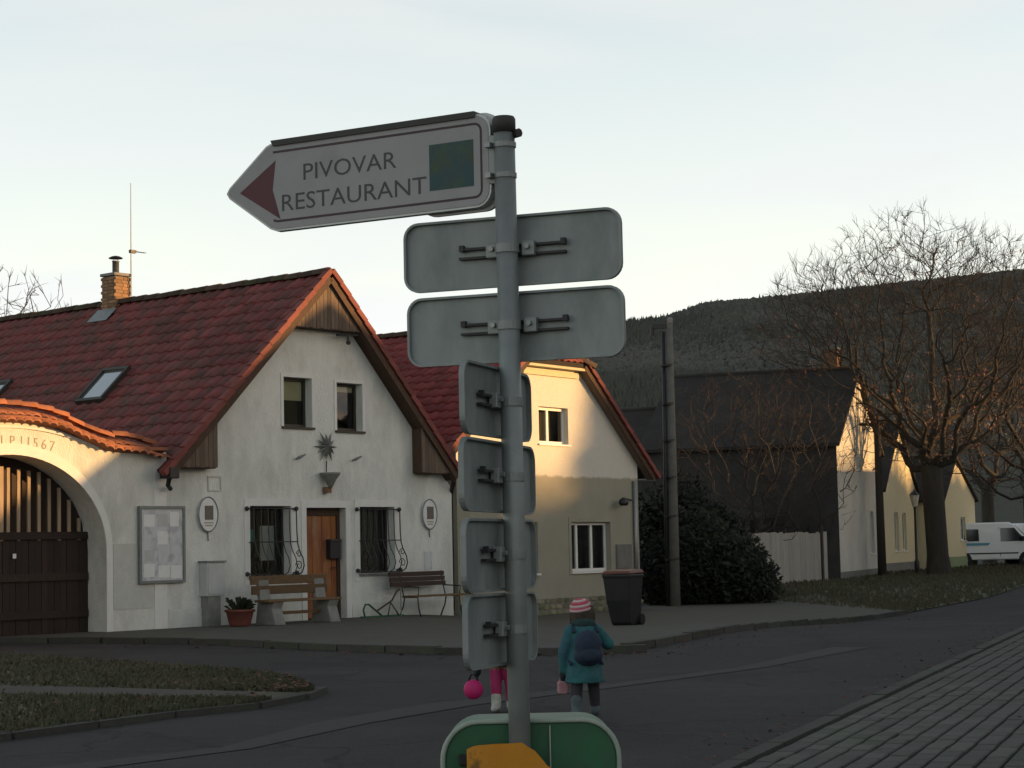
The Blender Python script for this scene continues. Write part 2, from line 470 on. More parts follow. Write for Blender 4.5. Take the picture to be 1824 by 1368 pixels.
    def quad(s, a, b, c, d):
        return s.add([a, b, c, d], [(0, 1, 2, 3)])
    def mesh(s, name, material, smooth=False):
        me = bpy.data.meshes.new(name)
        me.from_pydata(s.v, [], s.f)
        me.update()
        if material:
            me.materials.append(MATS[material] if isinstance(material, str) else material)
        if smooth:
            for p in me.polygons:
                p.use_smooth = True
        return me
    def build(s, name, material, parent=None, smooth=False, bevel=0.0, seg=2):
        me = s.mesh(name, material, smooth)
        o = bpy.data.objects.new(name, me)
        COL.objects.link(o)
        if parent:
            o.parent = parent
        if bevel:
            md = o.modifiers.new('bevel', 'BEVEL')
            md.width = bevel
            md.segments = seg
            md.limit_method = 'ANGLE'
        return o

def tag(o, label=None, cat=None, group=None, kind=None):
    if label: o['label'] = label
    if cat: o['category'] = cat
    if group: o['group'] = group
    if kind: o['kind'] = kind
    return o

def thing(name, label, cat, loc=(0, 0, 0), rz=0.0, group=None):
    o = bpy.data.objects.new(name, None)
    o.empty_display_size = .3
    COL.objects.link(o)
    o.location = loc
    o.rotation_euler = (0, 0, rz)
    return tag(o, label, cat, group)

def inst(me, name, parent, M4):
    o = bpy.data.objects.new(name, me)
    COL.objects.link(o)
    o.parent = parent
    o.matrix_local = M4
    return o

def frame_m(origin, ux, uy, uz):
    M4 = Matrix.Identity(4)
    for i in range(3):
        M4[i][0], M4[i][1], M4[i][2], M4[i][3] = ux[i], uy[i], uz[i], origin[i]
    return M4

def add_mesh_to(mb, me, M4):
    mb.add([M4 @ v.co for v in me.vertices], [tuple(p.vertices) for p in me.polygons])

def text_mb(body, size, M4, mb, align='LEFT', extrude=.0015, sx=1.0):
    cu = bpy.data.curves.new('t', 'FONT')
    cu.body = body
    cu.size = size
    cu.align_x = align
    cu.extrude = extrude
    cu.resolution_u = 3
    ob = bpy.data.objects.new('t', cu)
    COL.objects.link(ob)
    dg = bpy.context.evaluated_depsgraph_get()
    me = bpy.data.meshes.new_from_object(ob.evaluated_get(dg))
    x0 = min(v.co.x for v in me.vertices); x1 = max(v.co.x for v in me.vertices)
    S = Matrix.Diagonal((sx, 1, 1, 1))
    add_mesh_to(mb, me, M4 @ S)
    bpy.data.objects.remove(ob)
    bpy.data.meshes.remove(me)
    return (x1 - x0) * sx

def remeshed(mb, name, material, parent, voxel=.012, smooth_it=4):
    """one continuous skin around overlapping limbs"""
    me = mb.mesh('tmp', None)
    ob = bpy.data.objects.new('tmp', me)
    COL.objects.link(ob)
    md = ob.modifiers.new('r', 'REMESH'); md.mode = 'VOXEL'; md.voxel_size = voxel
    ms = ob.modifiers.new('s', 'SMOOTH'); ms.factor = .5; ms.iterations = smooth_it
    dg = bpy.context.evaluated_depsgraph_get()
    out = bpy.data.meshes.new_from_object(ob.evaluated_get(dg))
    bpy.data.objects.remove(ob)
    bpy.data.meshes.remove(me)
    out.name = name
    out.materials.clear()
    out.materials.append(MATS[material])
    for p in out.polygons:
        p.use_smooth = True
    o = bpy.data.objects.new(name, out)
    COL.objects.link(o)
    o.parent = parent
    return o

def smooth01(x):
    x = max(0.0, min(1.0, x))
    return x * x * (3 - 2 * x)

# ------------------------------------------------------------------ terrain
RIDGE = [(-3000, 60), (-700, 88), (-300, 118), (-70, 143), (81, 160), (198, 168), (370, 182), (500, 220), (800, 340), (1600, 560), (3000, 700)]  # points beyond the frame raised so the ridge shades the hill
def ridge_h(x):
    for (a, ha), (b, hb) in zip(RIDGE, RIDGE[1:]):
        if a <= x <= b:
            return ha + (hb - ha) * (x - a) / (b - a)
    return RIDGE[0][1] if x < 0 else RIDGE[-1][1]
def gz(x, y):
    a = smooth01((x + 2.5) / 3.0)
    b = smooth01((y - 30) / 12) * (1 - smooth01((y - 52) / 10))
    z = -.25 * a * b
    if y > 450:
        z += ridge_h(x) * min(1.0, (y - 450) / 950) ** 1.2 + 1.5 * mnoise.noise((x * .006, y * .006, 0)) * smooth01((y - 500) / 400)
    if x > 105:  # unseen rise added under the wood to hold back low sun
        z += 7.6 * smooth01((x - 105) / 40)
    return z

def build_ground():
    xs = [-3000, -2000, -1400, -900, -600, -400, -250, -150, -100, -60, -40, -25] + [-18 + 1.5 * i for i in range(34)] + \
         [36, 44, 60, 80, 110, 150, 200, 270, 350, 450, 600, 800, 1100, 1500, 2000, 3000]
    ys = [-400, -150, -60, -25, -10] + [1.5 * i for i in range(70)] + [110, 125, 150, 190, 250, 320, 400, 450] + [480 + 40 * i for i in range(27)] + [1700, 2200, 3000]
    mb = MB()
    nx = len(xs)
    for y in ys:
        for x in xs:
            mb.v.append((x, y, gz(x, y) - .035))
    for j in range(len(ys) - 1):
        for i in range(nx - 1):
            a = j * nx + i
            mb.f.append((a, a + 1, a + nx + 1, a + nx))
    tag(mb.build('ground', 'soil', smooth=True), kind='structure')
build_ground()

def loft(mb, A, B, zoff, na=1, nb=8, skirt=None):
    """sheet between two polylines A and B (same count), laid on the terrain"""
    rows = []
    for (a0, a1), (b0, b1) in zip(zip(A, A[1:]), zip(B, B[1:])):
        for k in range(na):
            t = k / na
            rows.append((Vector(a0).lerp(Vector(a1), t), Vector(b0).lerp(Vector(b1), t)))
    rows.append((Vector(A[-1]), Vector(B[-1])))
    o = len(mb.v)
    for p, q in rows:
        for k in range(nb + 1):
            r_ = p.lerp(q, k / nb)
            mb.v.append((r_.x, r_.y, gz(r_.x, r_.y) + zoff))
    w = nb + 1
    for i in range(len(rows) - 1):
        for k in range(nb):
            mb.f.append((o + i * w + k, o + i * w + k + 1, o + (i + 1) * w + k + 1, o + (i + 1) * w + k))
    return mb

SWD = Vector((.342, .940))                      # direction of the street
SW0 = Vector((1.42, 12.41))                     # a point on the near kerb
SWN = Vector((SWD.y, -SWD.x))                   # to the right of the street
def sw(s_, o_=0.0):
    return SW0 + SWD * s_ + SWN * o_
# asphalt: everything left of the near kerb
mb = MB()
A_ = [(-40, -6 + 5 * i) for i in range(28)]
B_ = []
for x, y in A_:
    s_ = (y - SW0.y) / SWD.y
    p = sw(s_, -.02)
    B_.append((p.x, p.y))
loft(mb, A_, B_, 0.0, na=4, nb=60)
tag(mb.build('road', 'asphalt', smooth=True), kind='structure')
# paler strip of worn asphalt curving across the junction
mb = MB()
cl = [(-6.5, 10.6), (-4.2, 12.1), (-2.9, 13.3), (-2.05, 14.3), (-1.45, 16.2), (-.6, 17.9), (.8, 19.6), (2.6, 22.2), (4.4, 26.0)]
L1 = []; L2 = []
for i, p in enumerate(cl):
    a = Vector(cl[max(0, i - 1)]); b = Vector(cl[min(len(cl) - 1, i + 1)])
    d = (b - a).normalized(); nn = Vector((-d.y, d.x))
    w = .20 + .07 * math.sin(i * 1.7)
    L1.append(tuple(Vector(p) + nn * w)); L2.append(tuple(Vector(p) - nn * w))
loft(mb, L1, L2, .005, na=5, nb=2)
tag(mb.build('road_seam', 'asphalt_seam', smooth=True), kind='structure')

# pavement in front of the houses, with its kerb stones
KL = [(-12, 33.6), (-8.5, 32.7), (-6.6, 32.0), (-4.55, 30.5), (-2.5, 27.9), (-.9, 26.35), (.5, 25.65), (1.25, 25.8), (1.85, 27.2), (3.03, 30.5), (4.83, 35.4), (6.6, 39.4), (8.4, 43.4)]
IL = [(-12.2, 35.2), (-9.6, 36.0), (-8.6, 37.5), (-6.2, 40.0), (-4.2, 43), (-2.2, 45), (-1.0, 47), (.5, 49), (1.8, 50.5), (3.5, 51.5), (5.0, 52.5), (7.0, 54), (8.6, 56)]
mb = MB()
loft(mb, KL, IL, .08, na=3, nb=10)
pave = tag(mb.build('pavement', 'pave_concrete', smooth=True), kind='structure')
def polyline_pts(P, step):
    out = []; carry = 0.0
    for a, b in zip(P, P[1:]):
        a, b = Vector(a), Vector(b)
        L = (b - a).length
        t = carry
        while t < L:
            out.append((a + (b - a) * (t / L), (b - a).normalized()))
            t += step
        carry = t - L
    return out
kme = MB().box(-.485, .485, -.075, .075, -.16, .0).mesh('kerb_stone', 'kerb')
for p, d in polyline_pts(KL, 1.0):
    z = gz(p.x, p.y) + .10 + random.uniform(-.008, .008)
    inst(kme, 'kerb_stone', pave, frame_m((p.x, p.y, z), (d.x, d.y, 0), (-d.y, d.x, 0), (0, 0, 1)))
# grass verge beyond the pavement, along the houses to the right
VL = [(8.4, 43.4), (11.6, 51), (15.2, 59), (19.5, 69), (24.5, 81), (31, 97), (38, 114)]
VI = [(6.8, 54.2), (7.2, 61), (10.4, 68.4), (14.0, 79), (19, 88), (26, 104), (33, 120)]
mb = MB()
loft(mb, VL, VI, .02, na=4, nb=8)
verge = tag(mb.build('verge', 'grass', smooth=True), kind='structure')

# grass island on the left, with kerb and a trodden path
IT = [(-16, 34), (-12, 31.8), (-7.64, 28.6), (-4.9, 25.2), (-2.85, 22.4), (-2.25, 20.6), (-2.02, 19.4)]
IB = [(-12, 9.0), (-9, 11.2), (-6.4, 13.2), (-4.03, 15.3), (-3.05, 17.1), (-2.4, 17.9), (-2.05, 19.0)]
mb = MB()
loft(mb, IT, IB, .045, na=4, nb=14)
island = tag(mb.build('grass_island', 'grass', smooth=True), kind='structure')
mb = MB()
PT = [(-14, 26.2), (-9, 23.2), (-5.4, 21.2), (-3.4, 19.9), (-2.6, 19.4)]
PB = [(-14, 23.9), (-9, 21.6), (-5.4, 20.0), (-3.4, 18.7), (-2.5, 18.5)]
loft(mb, PT, PB, .051, na=5, nb=3)
tag(mb.build('path', 'verge_path', smooth=True), kind='structure')
for p, d in polyline_pts(IT[2:] + list(reversed(IB))[0:5], 1.0):
    inst(kme, 'kerb_stone', island, frame_m((p.x, p.y, gz(p.x, p.y) + .055), (d.x, d.y, 0), (-d.y, d.x, 0), (0, 0, 1)))

# grass blades (short winter turf) on the island, the verge and the pavement edge
def blades(name, pick, n, label, hgt=.06):
    mb = MB()
    for _ in range(n):
        x, y, z = pick()
        a = random.uniform(0, math.pi)
        h = hgt * random.uniform(.5, 1.4)
        w = .012 + y * .0006
        dx, dy = math.cos(a) * w, math.sin(a) * w
        lx, ly = random.uniform(-.03, .03), random.uniform(-.03, .03)
        mb.add([(x - dx, y - dy, z), (x + dx, y + dy, z), (x + lx, y + ly, z + h)], [(0, 1, 2)])
    return tag(mb.build(name, 'grass'), label, 'grass', kind='stuff')
def between(A, B, z0):
    i = random.randrange(len(A) - 1); t = random.random(); u = random.random()
    p = Vector(A[i]).lerp(Vector(A[i + 1]), t); q = Vector(B[i]).lerp(Vector(B[i + 1]), t)
    r_ = p.lerp(q, u)
    return r_.x, r_.y, gz(r_.x, r_.y) + z0
def pick_island():
    while True:
        x, y, z = between(IT[1:], IB[1:], .045)
        if not (x > -9 and abs(y - (20.5 - (x + 5.4) * .55)) < .55):
            return x, y, z
blades('island_grass', pick_island, 26000, 'short dull winter grass on the kerbed island', .045)
blades('verge_grass', lambda: between(VL, VI, .02), 16000, 'rough dark grass of the verge by the tree', .12)

# brick pavement on the near right: rows of pavers along the kerb
mb = MB()
SWL = [tuple(sw(-20 + 5 * i, .0)) for i in range(20)]
SWR = [tuple(sw(-20 + 5 * i, 4.6)) for i in range(20)]
loft(mb, SWL, SWR, .082, na=2, nb=4)
sidew = tag(mb.build('sidewalk', 'joint', smooth=True), kind='structure')
PW, PL = .145, .29
pv = MB()
g_ = .003
g2_ = .011
A1, A2_, B1, B2 = g_, PL - g_, g2_, PW - g2_
pv.add([(A1, B1, -.03), (A2_, B1, -.03), (A2_, B2, -.03), (A1, B2, -.03), (A1, B1, .006), (A2_, B1, .006), (A2_, B2, .006), (A1, B2, .006),
        (A1 + .006, B1 + .008, .012), (A2_ - .006, B1 + .008, .012), (A2_ - .006, B2 - .008, .012), (A1 + .006, B2 - .008, .012)],
       [(0, 1, 5, 4), (1, 2, 6, 5), (2, 3, 7, 6), (3, 0, 4, 7), (4, 5, 9, 8), (5, 6, 10, 9), (6, 7, 11, 10), (7, 4, 8, 11), (8, 9, 10, 11)])
pme = pv.mesh('paver', 'paver')
cells = []
for r_ in range(31):
    o_ = .17 + r_ * PW
    for k in range(-24, 110):
        s_ = k * PL + (r_ % 2) * PL / 2
        p = sw(s_, o_ + PW)
        z = .092 + random.uniform(-.004, .004)
        M4 = frame_m((p.x, p.y, z), (SWD.x, SWD.y, 0), (-SWN.x, -SWN.y, 0), (0, 0, 1)) @ Matrix.Rotation(random.uniform(-.012, .012), 4, 'Z')
        vis = p.y > 11.5 and p.x < .285 * p.y + .3
        cells.append((0 if vis else 1, p.y, M4))
cells.sort(key=lambda c: (c[0], c[1]))
rest = MB()
for i, (a, b, M4) in enumerate(cells):
    if i < 290:
        inst(pme, 'paver', sidew, M4)
    else:
        add_mesh_to(rest, pme, M4)
tag(rest.build('paver_field', 'paver', sidew), kind='stuff')
ksw = MB().box(-.49, .49, -.06, .06, -.2, .0).mesh('kerb_stone', 'kerb')
for i in range(-14, 60):
    p = sw(i * 1.0, .07)
    inst(ksw, 'kerb_stone', sidew, frame_m((p.x, p.y, .108 + random.uniform(-.004, .004)), (SWD.x, SWD.y, 0), (-SWN.x, -SWN.y, 0), (0, 0, 1)))

# ------------------------------------------------------------------ house helpers
def facade_rz(theta_deg):
    return R(90 - theta_deg)

def wall_sheet(mb, breaks, zbot, topf, opens, y0=0.0, depth=.3):
    """front face with openings and their reveals; x along the wall, -y is outside"""
    xs = set(breaks)
    for o in opens:
        xs.add(o['x0']); xs.add(o['x1'])
        for b in o.get('breaks', ()):
            xs.add(b)
    xs = sorted(xs)
    fn = lambda f, x: f(x) if callable(f) else f
    for xa, xb in zip(xs, xs[1:]):
        xm = (xa + xb) / 2
        ops = sorted([o for o in opens if o['x0'] < xm < o['x1']], key=lambda o: fn(o['z0'], xm))
        ca, cb = fn(zbot, xa), fn(zbot, xb)
        for o in ops:
            la, lb = fn(o['z0'], xa), fn(o['z0'], xb)
            ha, hb = fn(o['z1'], xa), fn(o['z1'], xb)
            if la > ca + 1e-4:
                mb.quad((xa, y0, ca), (xb, y0, cb), (xb, y0, lb), (xa, y0, la))
                mb.quad((xa, y0, la), (xb, y0, lb), (xb, y0 + depth, lb), (xa, y0 + depth, la))
            mb.quad((xa, y0 + depth, ha), (xb, y0 + depth, hb), (xb, y0, hb), (xa, y0, ha))
            if abs(xa - o['x0']) < 1e-6 and ha - la > 1e-3:
                mb.quad((xa, y0, la), (xa, y0 + depth, la), (xa, y0 + depth, ha), (xa, y0, ha))
            if abs(xb - o['x1']) < 1e-6 and hb - lb > 1e-3:
                mb.quad((xb, y0 + depth, lb), (xb, y0, lb), (xb, y0, hb), (xb, y0 + depth, hb))
            ca, cb = ha, hb
        ta, tb = fn(topf, xa), fn(topf, xb)
        mb.quad((xa, y0, ca), (xb, y0, cb), (xb, y0, tb), (xa, y0, ta))
    return mb

def window(parent, x0, x1, z0, z1, y, frame_mat, fw_=.05, splits=(), bars=(), sill=True, sill_mat='trim_white', blind=None,
           curtain=False, name='window'):
    mb = MB()
    mb.box(x0, x0 + fw_, y, y + .06, z0, z1).box(x1 - fw_, x1, y, y + .06, z0, z1)
    mb.box(x0 + fw_, x1 - fw_, y, y + .06, z0, z0 + fw_).box(x0 + fw_, x1 - fw_, y, y + .06, z1 - fw_, z1)
    w = mb.build(name, frame_mat, parent)
    edges = [x0 + fw_] + [x0 + (x1 - x0) * s_ for s_ in splits] + [x1 - fw_]
    for s_ in splits:
        xm = x0 + (x1 - x0) * s_
        MB().box(xm - fw_ * .6, xm + fw_ * .6, y - .005, y + .055, z0 + fw_, z1 - fw_).build('mullion', frame_mat, w)
    for b in bars:
        zm = z0 + (z1 - z0) * b
        MB().box(x0 + fw_, x1 - fw_, y + .004, y + .05, zm - .014, zm + .014).build('glazing_bar', frame_mat, w)
    for a, b in zip(edges, edges[1:]):
        MB().quad((a, y + .028, z0 + fw_), (b, y + .028, z0 + fw_), (b, y + .028, z1 - fw_), (a, y + .028, z1 - fw_)).build('pane', GLASS, w)
    if sill:
        MB().box(x0 - .05, x1 + .05, -.05, y + .01, z0 - .045, z0 - .003).build('sill', sill_mat, w)
    if blind:
        MB().box(x0 + fw_, x1 - fw_, y + .05, y + .058, z1 - (z1 - z0) * blind, z1 - fw_).build('blind', 'blind', w)
    if curtain:
        cb = MB()
        n = 14
        for k in range(n):
            xa = x0 + (x1 - x0) * k / n; xb = x0 + (x1 - x0) * (k + 1) / n
            ya = y + .2 + .03 * (k % 2); yb = y + .2 + .03 * ((k + 1) % 2)
            cb.quad((xa, ya, z0), (xb, yb, z0), (xb, yb, z1), (xa, ya, z1))
        cb.build('curtain', 'curtain', w)
    return w

def tile_mesh(name, material, w, l, hump=.035, th=.018):
    n = 6
    mb = MB()
    top0, top1, low = [], [], []
    for k in range(n + 1):
        u = k / n
        h = hump * (.5 - .5 * math.cos(2 * math.pi * min(1, u / .75))) if u < .75 else -.006 * math.sin(math.pi * (u - .75) / .25)
        x = u * (w + .012)
        top0.append((x, 0, h))
        top1.append((x, l, h + .040))
        low.append((x, l, h + .040 - th - .022))
    mb.add(top0 + top1 + low, [(k, k + 1, n + 1 + k + 1, n + 1 + k) for k in range(n)] + [(n + 1 + k, n + 2 + k, 2 * n + 3 + k, 2 * n + 2 + k) for k in range(n)] +
           [(0, n + 1, 2 * n + 2), (n, 3 * n + 2, 2 * n + 1)])
    return mb.mesh(name, material, smooth=True)

def tile_slope(parent, me, material, origin, along, down, ncol, nrow, w, expo, n_obj, key=None, skip=None, name='roof_tile'):
    """origin: upper corner; along/down unit vectors, along x down = outward normal"""
    along, down = Vector(along), Vector(down)
    nor = along.cross(down)
    places = []
    for j in range(nrow):
        for i in range(ncol):
            if skip and skip(i, j):
                continue
            p = Vector(origin) + along * (i * w) + down * (j * expo) + nor * random.uniform(-.004, .004)
            M4 = frame_m(p, along, down, nor) @ Matrix.Rotation(random.uniform(-.012, .012), 4, 'Z')
            places.append((key(i, j) if key else (i, j), M4))
    places.sort(key=lambda q: q[0])
    rest = MB()
    for k, (_, M4) in enumerate(places):
        if k < n_obj:
            inst(me, name, parent, M4)
        else:
            add_mesh_to(rest, me, M4)
    if rest.v:
        tag(rest.build('roof_tiling', material, parent, smooth=True), kind='stuff')

def half_round(name, material, r_, l, r2=None):
    n = 7
    r2 = r2 or r_ * 1.1
    mb = MB()
    a = [(r_ * math.cos(math.pi * k / n), 0, r_ * math.sin(math.pi * k / n)) for k in range(n + 1)]
    b = [(r2 * math.cos(math.pi * k / n), l, r2 * math.sin(math.pi * k / n)) for k in range(n + 1)]
    c = [(x * .86, l, z * .86) for x, _, z in b]
    mb.add(a + b + c, [(k + 1, k, n + 1 + k, n + 2 + k) for k in range(n)] + [(n + 2 + k, n + 1 + k, 2 * n + 2 + k, 2 * n + 3 + k) for k in range(n)])
    return mb.mesh(name, material, smooth=True)

# ================================================================== HOUSE 1 (white gable with the restaurant door)
H1O = Vector((-3.5697, 39.0759, 0))
H1R = facade_rz(39.3)
h1 = thing('gable_house', 'white rendered gable house with red tiled roof, door and two barred windows', 'house', H1O, H1R)
AP = (-.38, 6.93)                                   # apex of the verge line (x, z)
LS, RS = .954, 1.046                                # roof slopes
EL, ER = -4.47, 3.33
VY = -.30                                           # verge plane
HD = 15.0                                           # depth of the house
def roof1(x):
    return AP[1] - LS * (AP[0] - x) if x < AP[0] else AP[1] - RS * (x - AP[0])
def wtop1(x):
    return min(roof1(x) - .16, 9)
GB = .05
opens = [dict(x0=-1.40, x1=-.63, z0=3.85, z1=4.82), dict(x0=.07, x1=.81, z0=3.82, z1=4.78),
         dict(x0=-2.32, x1=-1.24, z0=.95, z1=2.30), dict(x0=.68, x1=1.71, z0=.95, z1=2.29),
         dict(x0=-.82, x1=.28, z0=.06, z1=2.27)]
mb = MB()
wall_sheet(mb, [-4.36, AP[0], 3.52], GB - .15, wtop1, opens, 0, .24)
mb.quad((3.52, 0, GB - .4), (3.52, HD, GB - .4), (3.52, HD, wtop1(3.52)), (3.52, 0, wtop1(3.52)))
mb.quad((-4.36, 0, GB - .2), (-4.36, HD, GB - .2), (-4.36, HD, wtop1(-4.36)), (-4.36, 0, wtop1(-4.36)))
mb.add([(-4.36, HD, -.2), (3.52, HD, -.2), (3.52, HD, wtop1(3.52)), (AP[0], HD, wtop1(AP[0])), (-4.36, HD, wtop1(-4.36))], [(0, 1, 2, 3, 4)])
mb.quad((-4.36, 5, 2.9), (3.5, 5, 2.9), (3.5, .3, 2.9), (-4.36, .3, 2.9))
wall1 = mb.build('wall', 'plaster_white', h1)
# room behind the windows
MB().box(-4.3, 3.46, 4.0, 4.05, .05, 2.85).build('room_partition', 'interior', h1)
# trims round the openings
def surround(x0, x1, z0, z1, w, name='window_surround', bottom=False):
    mb = MB()
    mb.box(x0 - w, x0 - .002, -.018, .004, z0, z1 + w).box(x1 + .002, x1 + w, -.018, .004, z0, z1 + w)
    mb.box(x0 - .002, x1 + .002, -.0175, .004, z1 + .002, z1 + w)
    return mb.build(name, 'trim_white', h1)
surround(-2.32, -1.24, .80, 2.30, .14); surround(.68, 1.71, .80, 2.29, .14)
surround(-.82, .28, .06, 2.27, .14, 'door_surround')
surround(-1.40, -.63, 3.85, 4.82, .07); surround(.07, .81, 3.82, 4.78, .07)
MB().box(-4.33, -.98, -.012, .003, GB - .1, .42).build('plinth', 'plaster_gate', h1)
MB().box(.44, 3.5, -.012, .003, GB - .1, .36).build('plinth', 'plaster_gate', h1)
for (x0, x1, z0, z1, bl) in ((-1.40, -.63, 3.85, 4.82, .45), (.07, .81, 3.82, 4.78, .17)):
    window(h1, x0, x1, z0, z1, .17, 'frame_dark', .06, (.9,) if False else (), (), True, 'frame_dark', blind=bl)
def grille(x0, x1, z0, z1):
    """wrought iron basket: flat bars that belly out at the foot, with scrolls"""
    g = MB()
    prof = [(z1 - .05, -.14), (z1 - .5, -.15), (z0 + .62, -.17), (z0 + .48, -.22), (z0 + .34, -.31), (z0 + .20, -.34), (z0 + .08, -.29), (z0 + .02, -.18)]
    n = 6
    for k in range(n + 1):
        x = x0 - .02 + (x1 - x0 + .04) * k / n
        g.tube([(x, y, z) for z, y in prof], .010 if 0 < k < n else .013, 5)
    for z, y in ((z1 - .05, -.14), (z0 + .66, -.165), (z0 + .02, -.18)):
        g.tube([(x0 - .03, y, z), (x1 + .03, y, z)], .011, 5)
        for x in (x0 - .03, x1 + .03):
            g.tube([(x, y, z), (x, .02, z)], .011, 5)
    for x in (x0 - .02, x1 + .02):                      # scrolls in the cheeks
        for cz, r_ in ((z0 + .42, .075), (z0 + .2, .095)):
            pts = []
            for a in range(16):
                rr = r_ * (1 - a / 22)
                an = a / 16 * 2 * math.pi * 1.35
                pts.append((x, -.20 + rr * math.cos(an), cz + rr * math.sin(an)))
            g.tube(pts, .009, 5)
    for x in (x0 - .11, x1 + .11):
        for z in (z1 - .05, z0 + .06):
            g.ball((x, -.05, z), .045, 8, 6)
            g.tube([(x, -.05, z), (x0 if x < x0 else x1, -.05, z)], .012, 5)
    return g
for (x0, x1, z0, z1) in ((-2.32, -1.24, .95, 2.30), (.68, 1.71, .95, 2.29)):
    w = window(h1, x0, x1, z0, z1, .20, 'frame_dark', .05, (), (), True, 'concrete', curtain=(x0 > 0))
    grille(x0, x1, z0, z1).build('grille', 'iron', w, smooth=True)
# panel added to imitate a bright window in the glass; teal sign
t_ = thing('reflection_panel', 'white six pane lattice standing inside the left barred window', 'stand-in panel', H1O, H1R)
mb = MB()
for i in range(2):
    for j in range(3):
        mb.box(-1.62 + i * .15, -1.49 + i * .15, .40, .41, 1.30 + j * .20, 1.48 + j * .20)
mb.build('paper', 'enamel', t_)
MB().box(-1.66, -1.29, .412, .44, 1.26, 1.93).build('back_frame', 'frame_white', t_)
tag(MB().box(-2.24, -1.93, .30, .32, 1.62, 1.86).build('open_sign', 'teal'), 'small teal sign hanging inside the left barred window', 'sign')
bpy.data.objects['open_sign'].location = H1O; bpy.data.objects['open_sign'].rotation_euler = (0, 0, H1R)

# door: planks, frame
dr = MB().box(-.82, -.74, .16, .24, .08, 2.27).box(.20, .28, .16, .24, .08, 2.27).box(-.74, .20, .16, .24, 2.12, 2.27).build('door', 'wood_brown', h1)
for k in range(7):
    x = -.74 + k * .1343
    MB().box(x + .003, x + .131, .19 + .004 * (k % 2), .225, .10, 2.12).build('plank', 'wood_door', dr, bevel=.004, seg=1)
MB().tube([(.10, .185, 1.08), (.10, .12, 1.08), (.0, .12, 1.08)], .012, 6).build('handle', 'dark_metal', dr)
MB().box(-.86, .32, -.30, .20, -.05, .075).build('door_step', 'concrete', h1)

# roof underlay and verge boards
mb = MB()
th = .10
for sx, x_e in ((1, EL), (-1, ER)):
    z_e = roof1(x_e)
    mb.add([(AP[0], VY, AP[1] - .06), (x_e, VY, z_e - .06), (x_e, HD + .3, z_e - .06), (AP[0], HD + .3, AP[1] - .06),
            (AP[0], VY, AP[1] - .16), (x_e, VY, z_e - .16), (x_e, HD + .3, z_e - .16), (AP[0], HD + .3, AP[1] - .16)],
           [(0, 1, 2, 3), (4, 5, 6, 7), (0, 1, 5, 4), (1, 2, 6, 5), (2, 3, 7, 6)])
roofp = mb.build('roof', 'under_roof', h1)
TL = tile_mesh('roof_tile', 'roof_tile', .30, .36)
la = math.sqrt(1 + LS * LS); ra = math.sqrt(1 + RS * RS)
tile_slope(h1, TL, 'roof_tile', (AP[0] - .02, VY + .06, AP[1] - .035), (0, 1, 0), (-1 / la, 0, -LS / la), 51, 17, .30, .337, 295, key=lambda i, j: (i, j))
rb = MB()
RT = tile_mesh('roof_tile_b', 'roof_tile', .30, .36)
al, dn = Vector((0, -1, 0)), Vector((1 / ra, 0, -RS / ra)); no = al.cross(dn)
for j in range(16):
    for i in range(51):
        add_mesh_to(rb, RT, frame_m(Vector((AP[0] + .02, HD + .25 - i * .30, AP[1] - .035)) + dn * (j * .335), al, dn, no))
tag(rb.build('far_side_tiling', 'roof_tile', h1, smooth=True), kind='stuff')
HR = half_round('ridge_tile', 'ridge_tile', .115, .42, .13)
for k in range(39):
    inst(HR, 'ridge_tile', h1, Matrix.Translation((AP[0], HD + .2 - k * .395 - .06 + .0, AP[1] - .03 + random.uniform(-.008, .012))) @ Matrix.Rotation(math.pi, 4, 'Z'))
# verge tiles and barge boards
vt = MB().box(-.075, .075, 0, .35, -.075, .03)
vtm = vt.mesh('verge_tile', 'verge_tile')
for (xe, sl, sgn) in ((EL, LS, -1), (ER, RS, 1)):
    L = math.sqrt(1 + sl * sl)
    d = Vector((sgn / L, 0, -sl / L))
    total = abs(xe - AP[0]) * L
    nv = int(total / .33)
    for k in range(nv + 1):
        p = Vector((AP[0], VY - .02, AP[1] + .02)) + d * (k * .33)
        y_ = Vector((0, 1, 0)) * (1 if sgn > 0 else -1)
        ux = Vector((0, sgn * 1.0, 0))
        nrm = ux.cross(d)
        inst(vtm, 'verge_tile', h1, frame_m(p + nrm * random.uniform(-.004, .004), ux, d, nrm) @ Matrix.Rotation(-.06, 4, 'X'))
    q = Vector((AP[0], VY - .03, AP[1] - .125))
    e = q + d * (total + .02)
    MB().bar(q, e, .04, .13, (0, 0, 1)).build('barge_board', 'wood_brown', h1)
    # soffit boards under the overhang
    for k in range(3):
        ya = VY + .01 + k * .10
        MB().bar(q + Vector((0, ya + .05 - q.y, -.055)), e + Vector((0, ya + .05 - e.y, -.055)), .092, .018, (0, 0, 1)).build('soffit_board', 'wood_brown', h1)
# timber cladding: apex and the two boxed eaves
def clad(x0, x1, zb, bw, topf, y=VY + .02):
    n = max(1, round((x1 - x0) / bw)); w = (x1 - x0) / n
    for k in range(n):
        a, b = x0 + k * w + .004, x0 + (k + 1) * w - .004
        zz = random.uniform(-.012, .012); yy = random.uniform(-.004, .004)
        pa, pb = topf(a), topf(b)
        poly = [(a, zb + zz), (b, zb + zz), (b, max(pb, zb + .03))]
        if a < AP[0] < b:
            poly.append((AP[0], topf(AP[0])))
        poly.append((a, max(pa, zb + .03)))
        MB().prism(poly, y + yy, y + .022 + yy).build('cladding_board', 'wood_clad', h1)
ct = lambda x: roof1(x) - .17
clad(-1.36, .50, 5.80, .105, ct)
clad(EL + .12, -3.36, 3.0, .105, ct)
clad(2.30, ER - .03, 3.0, .105, ct)
MB().box(-1.36, .50, VY + .03, -.002, 5.79, 5.83).build('cladding_soffit', 'wood_brown', h1)
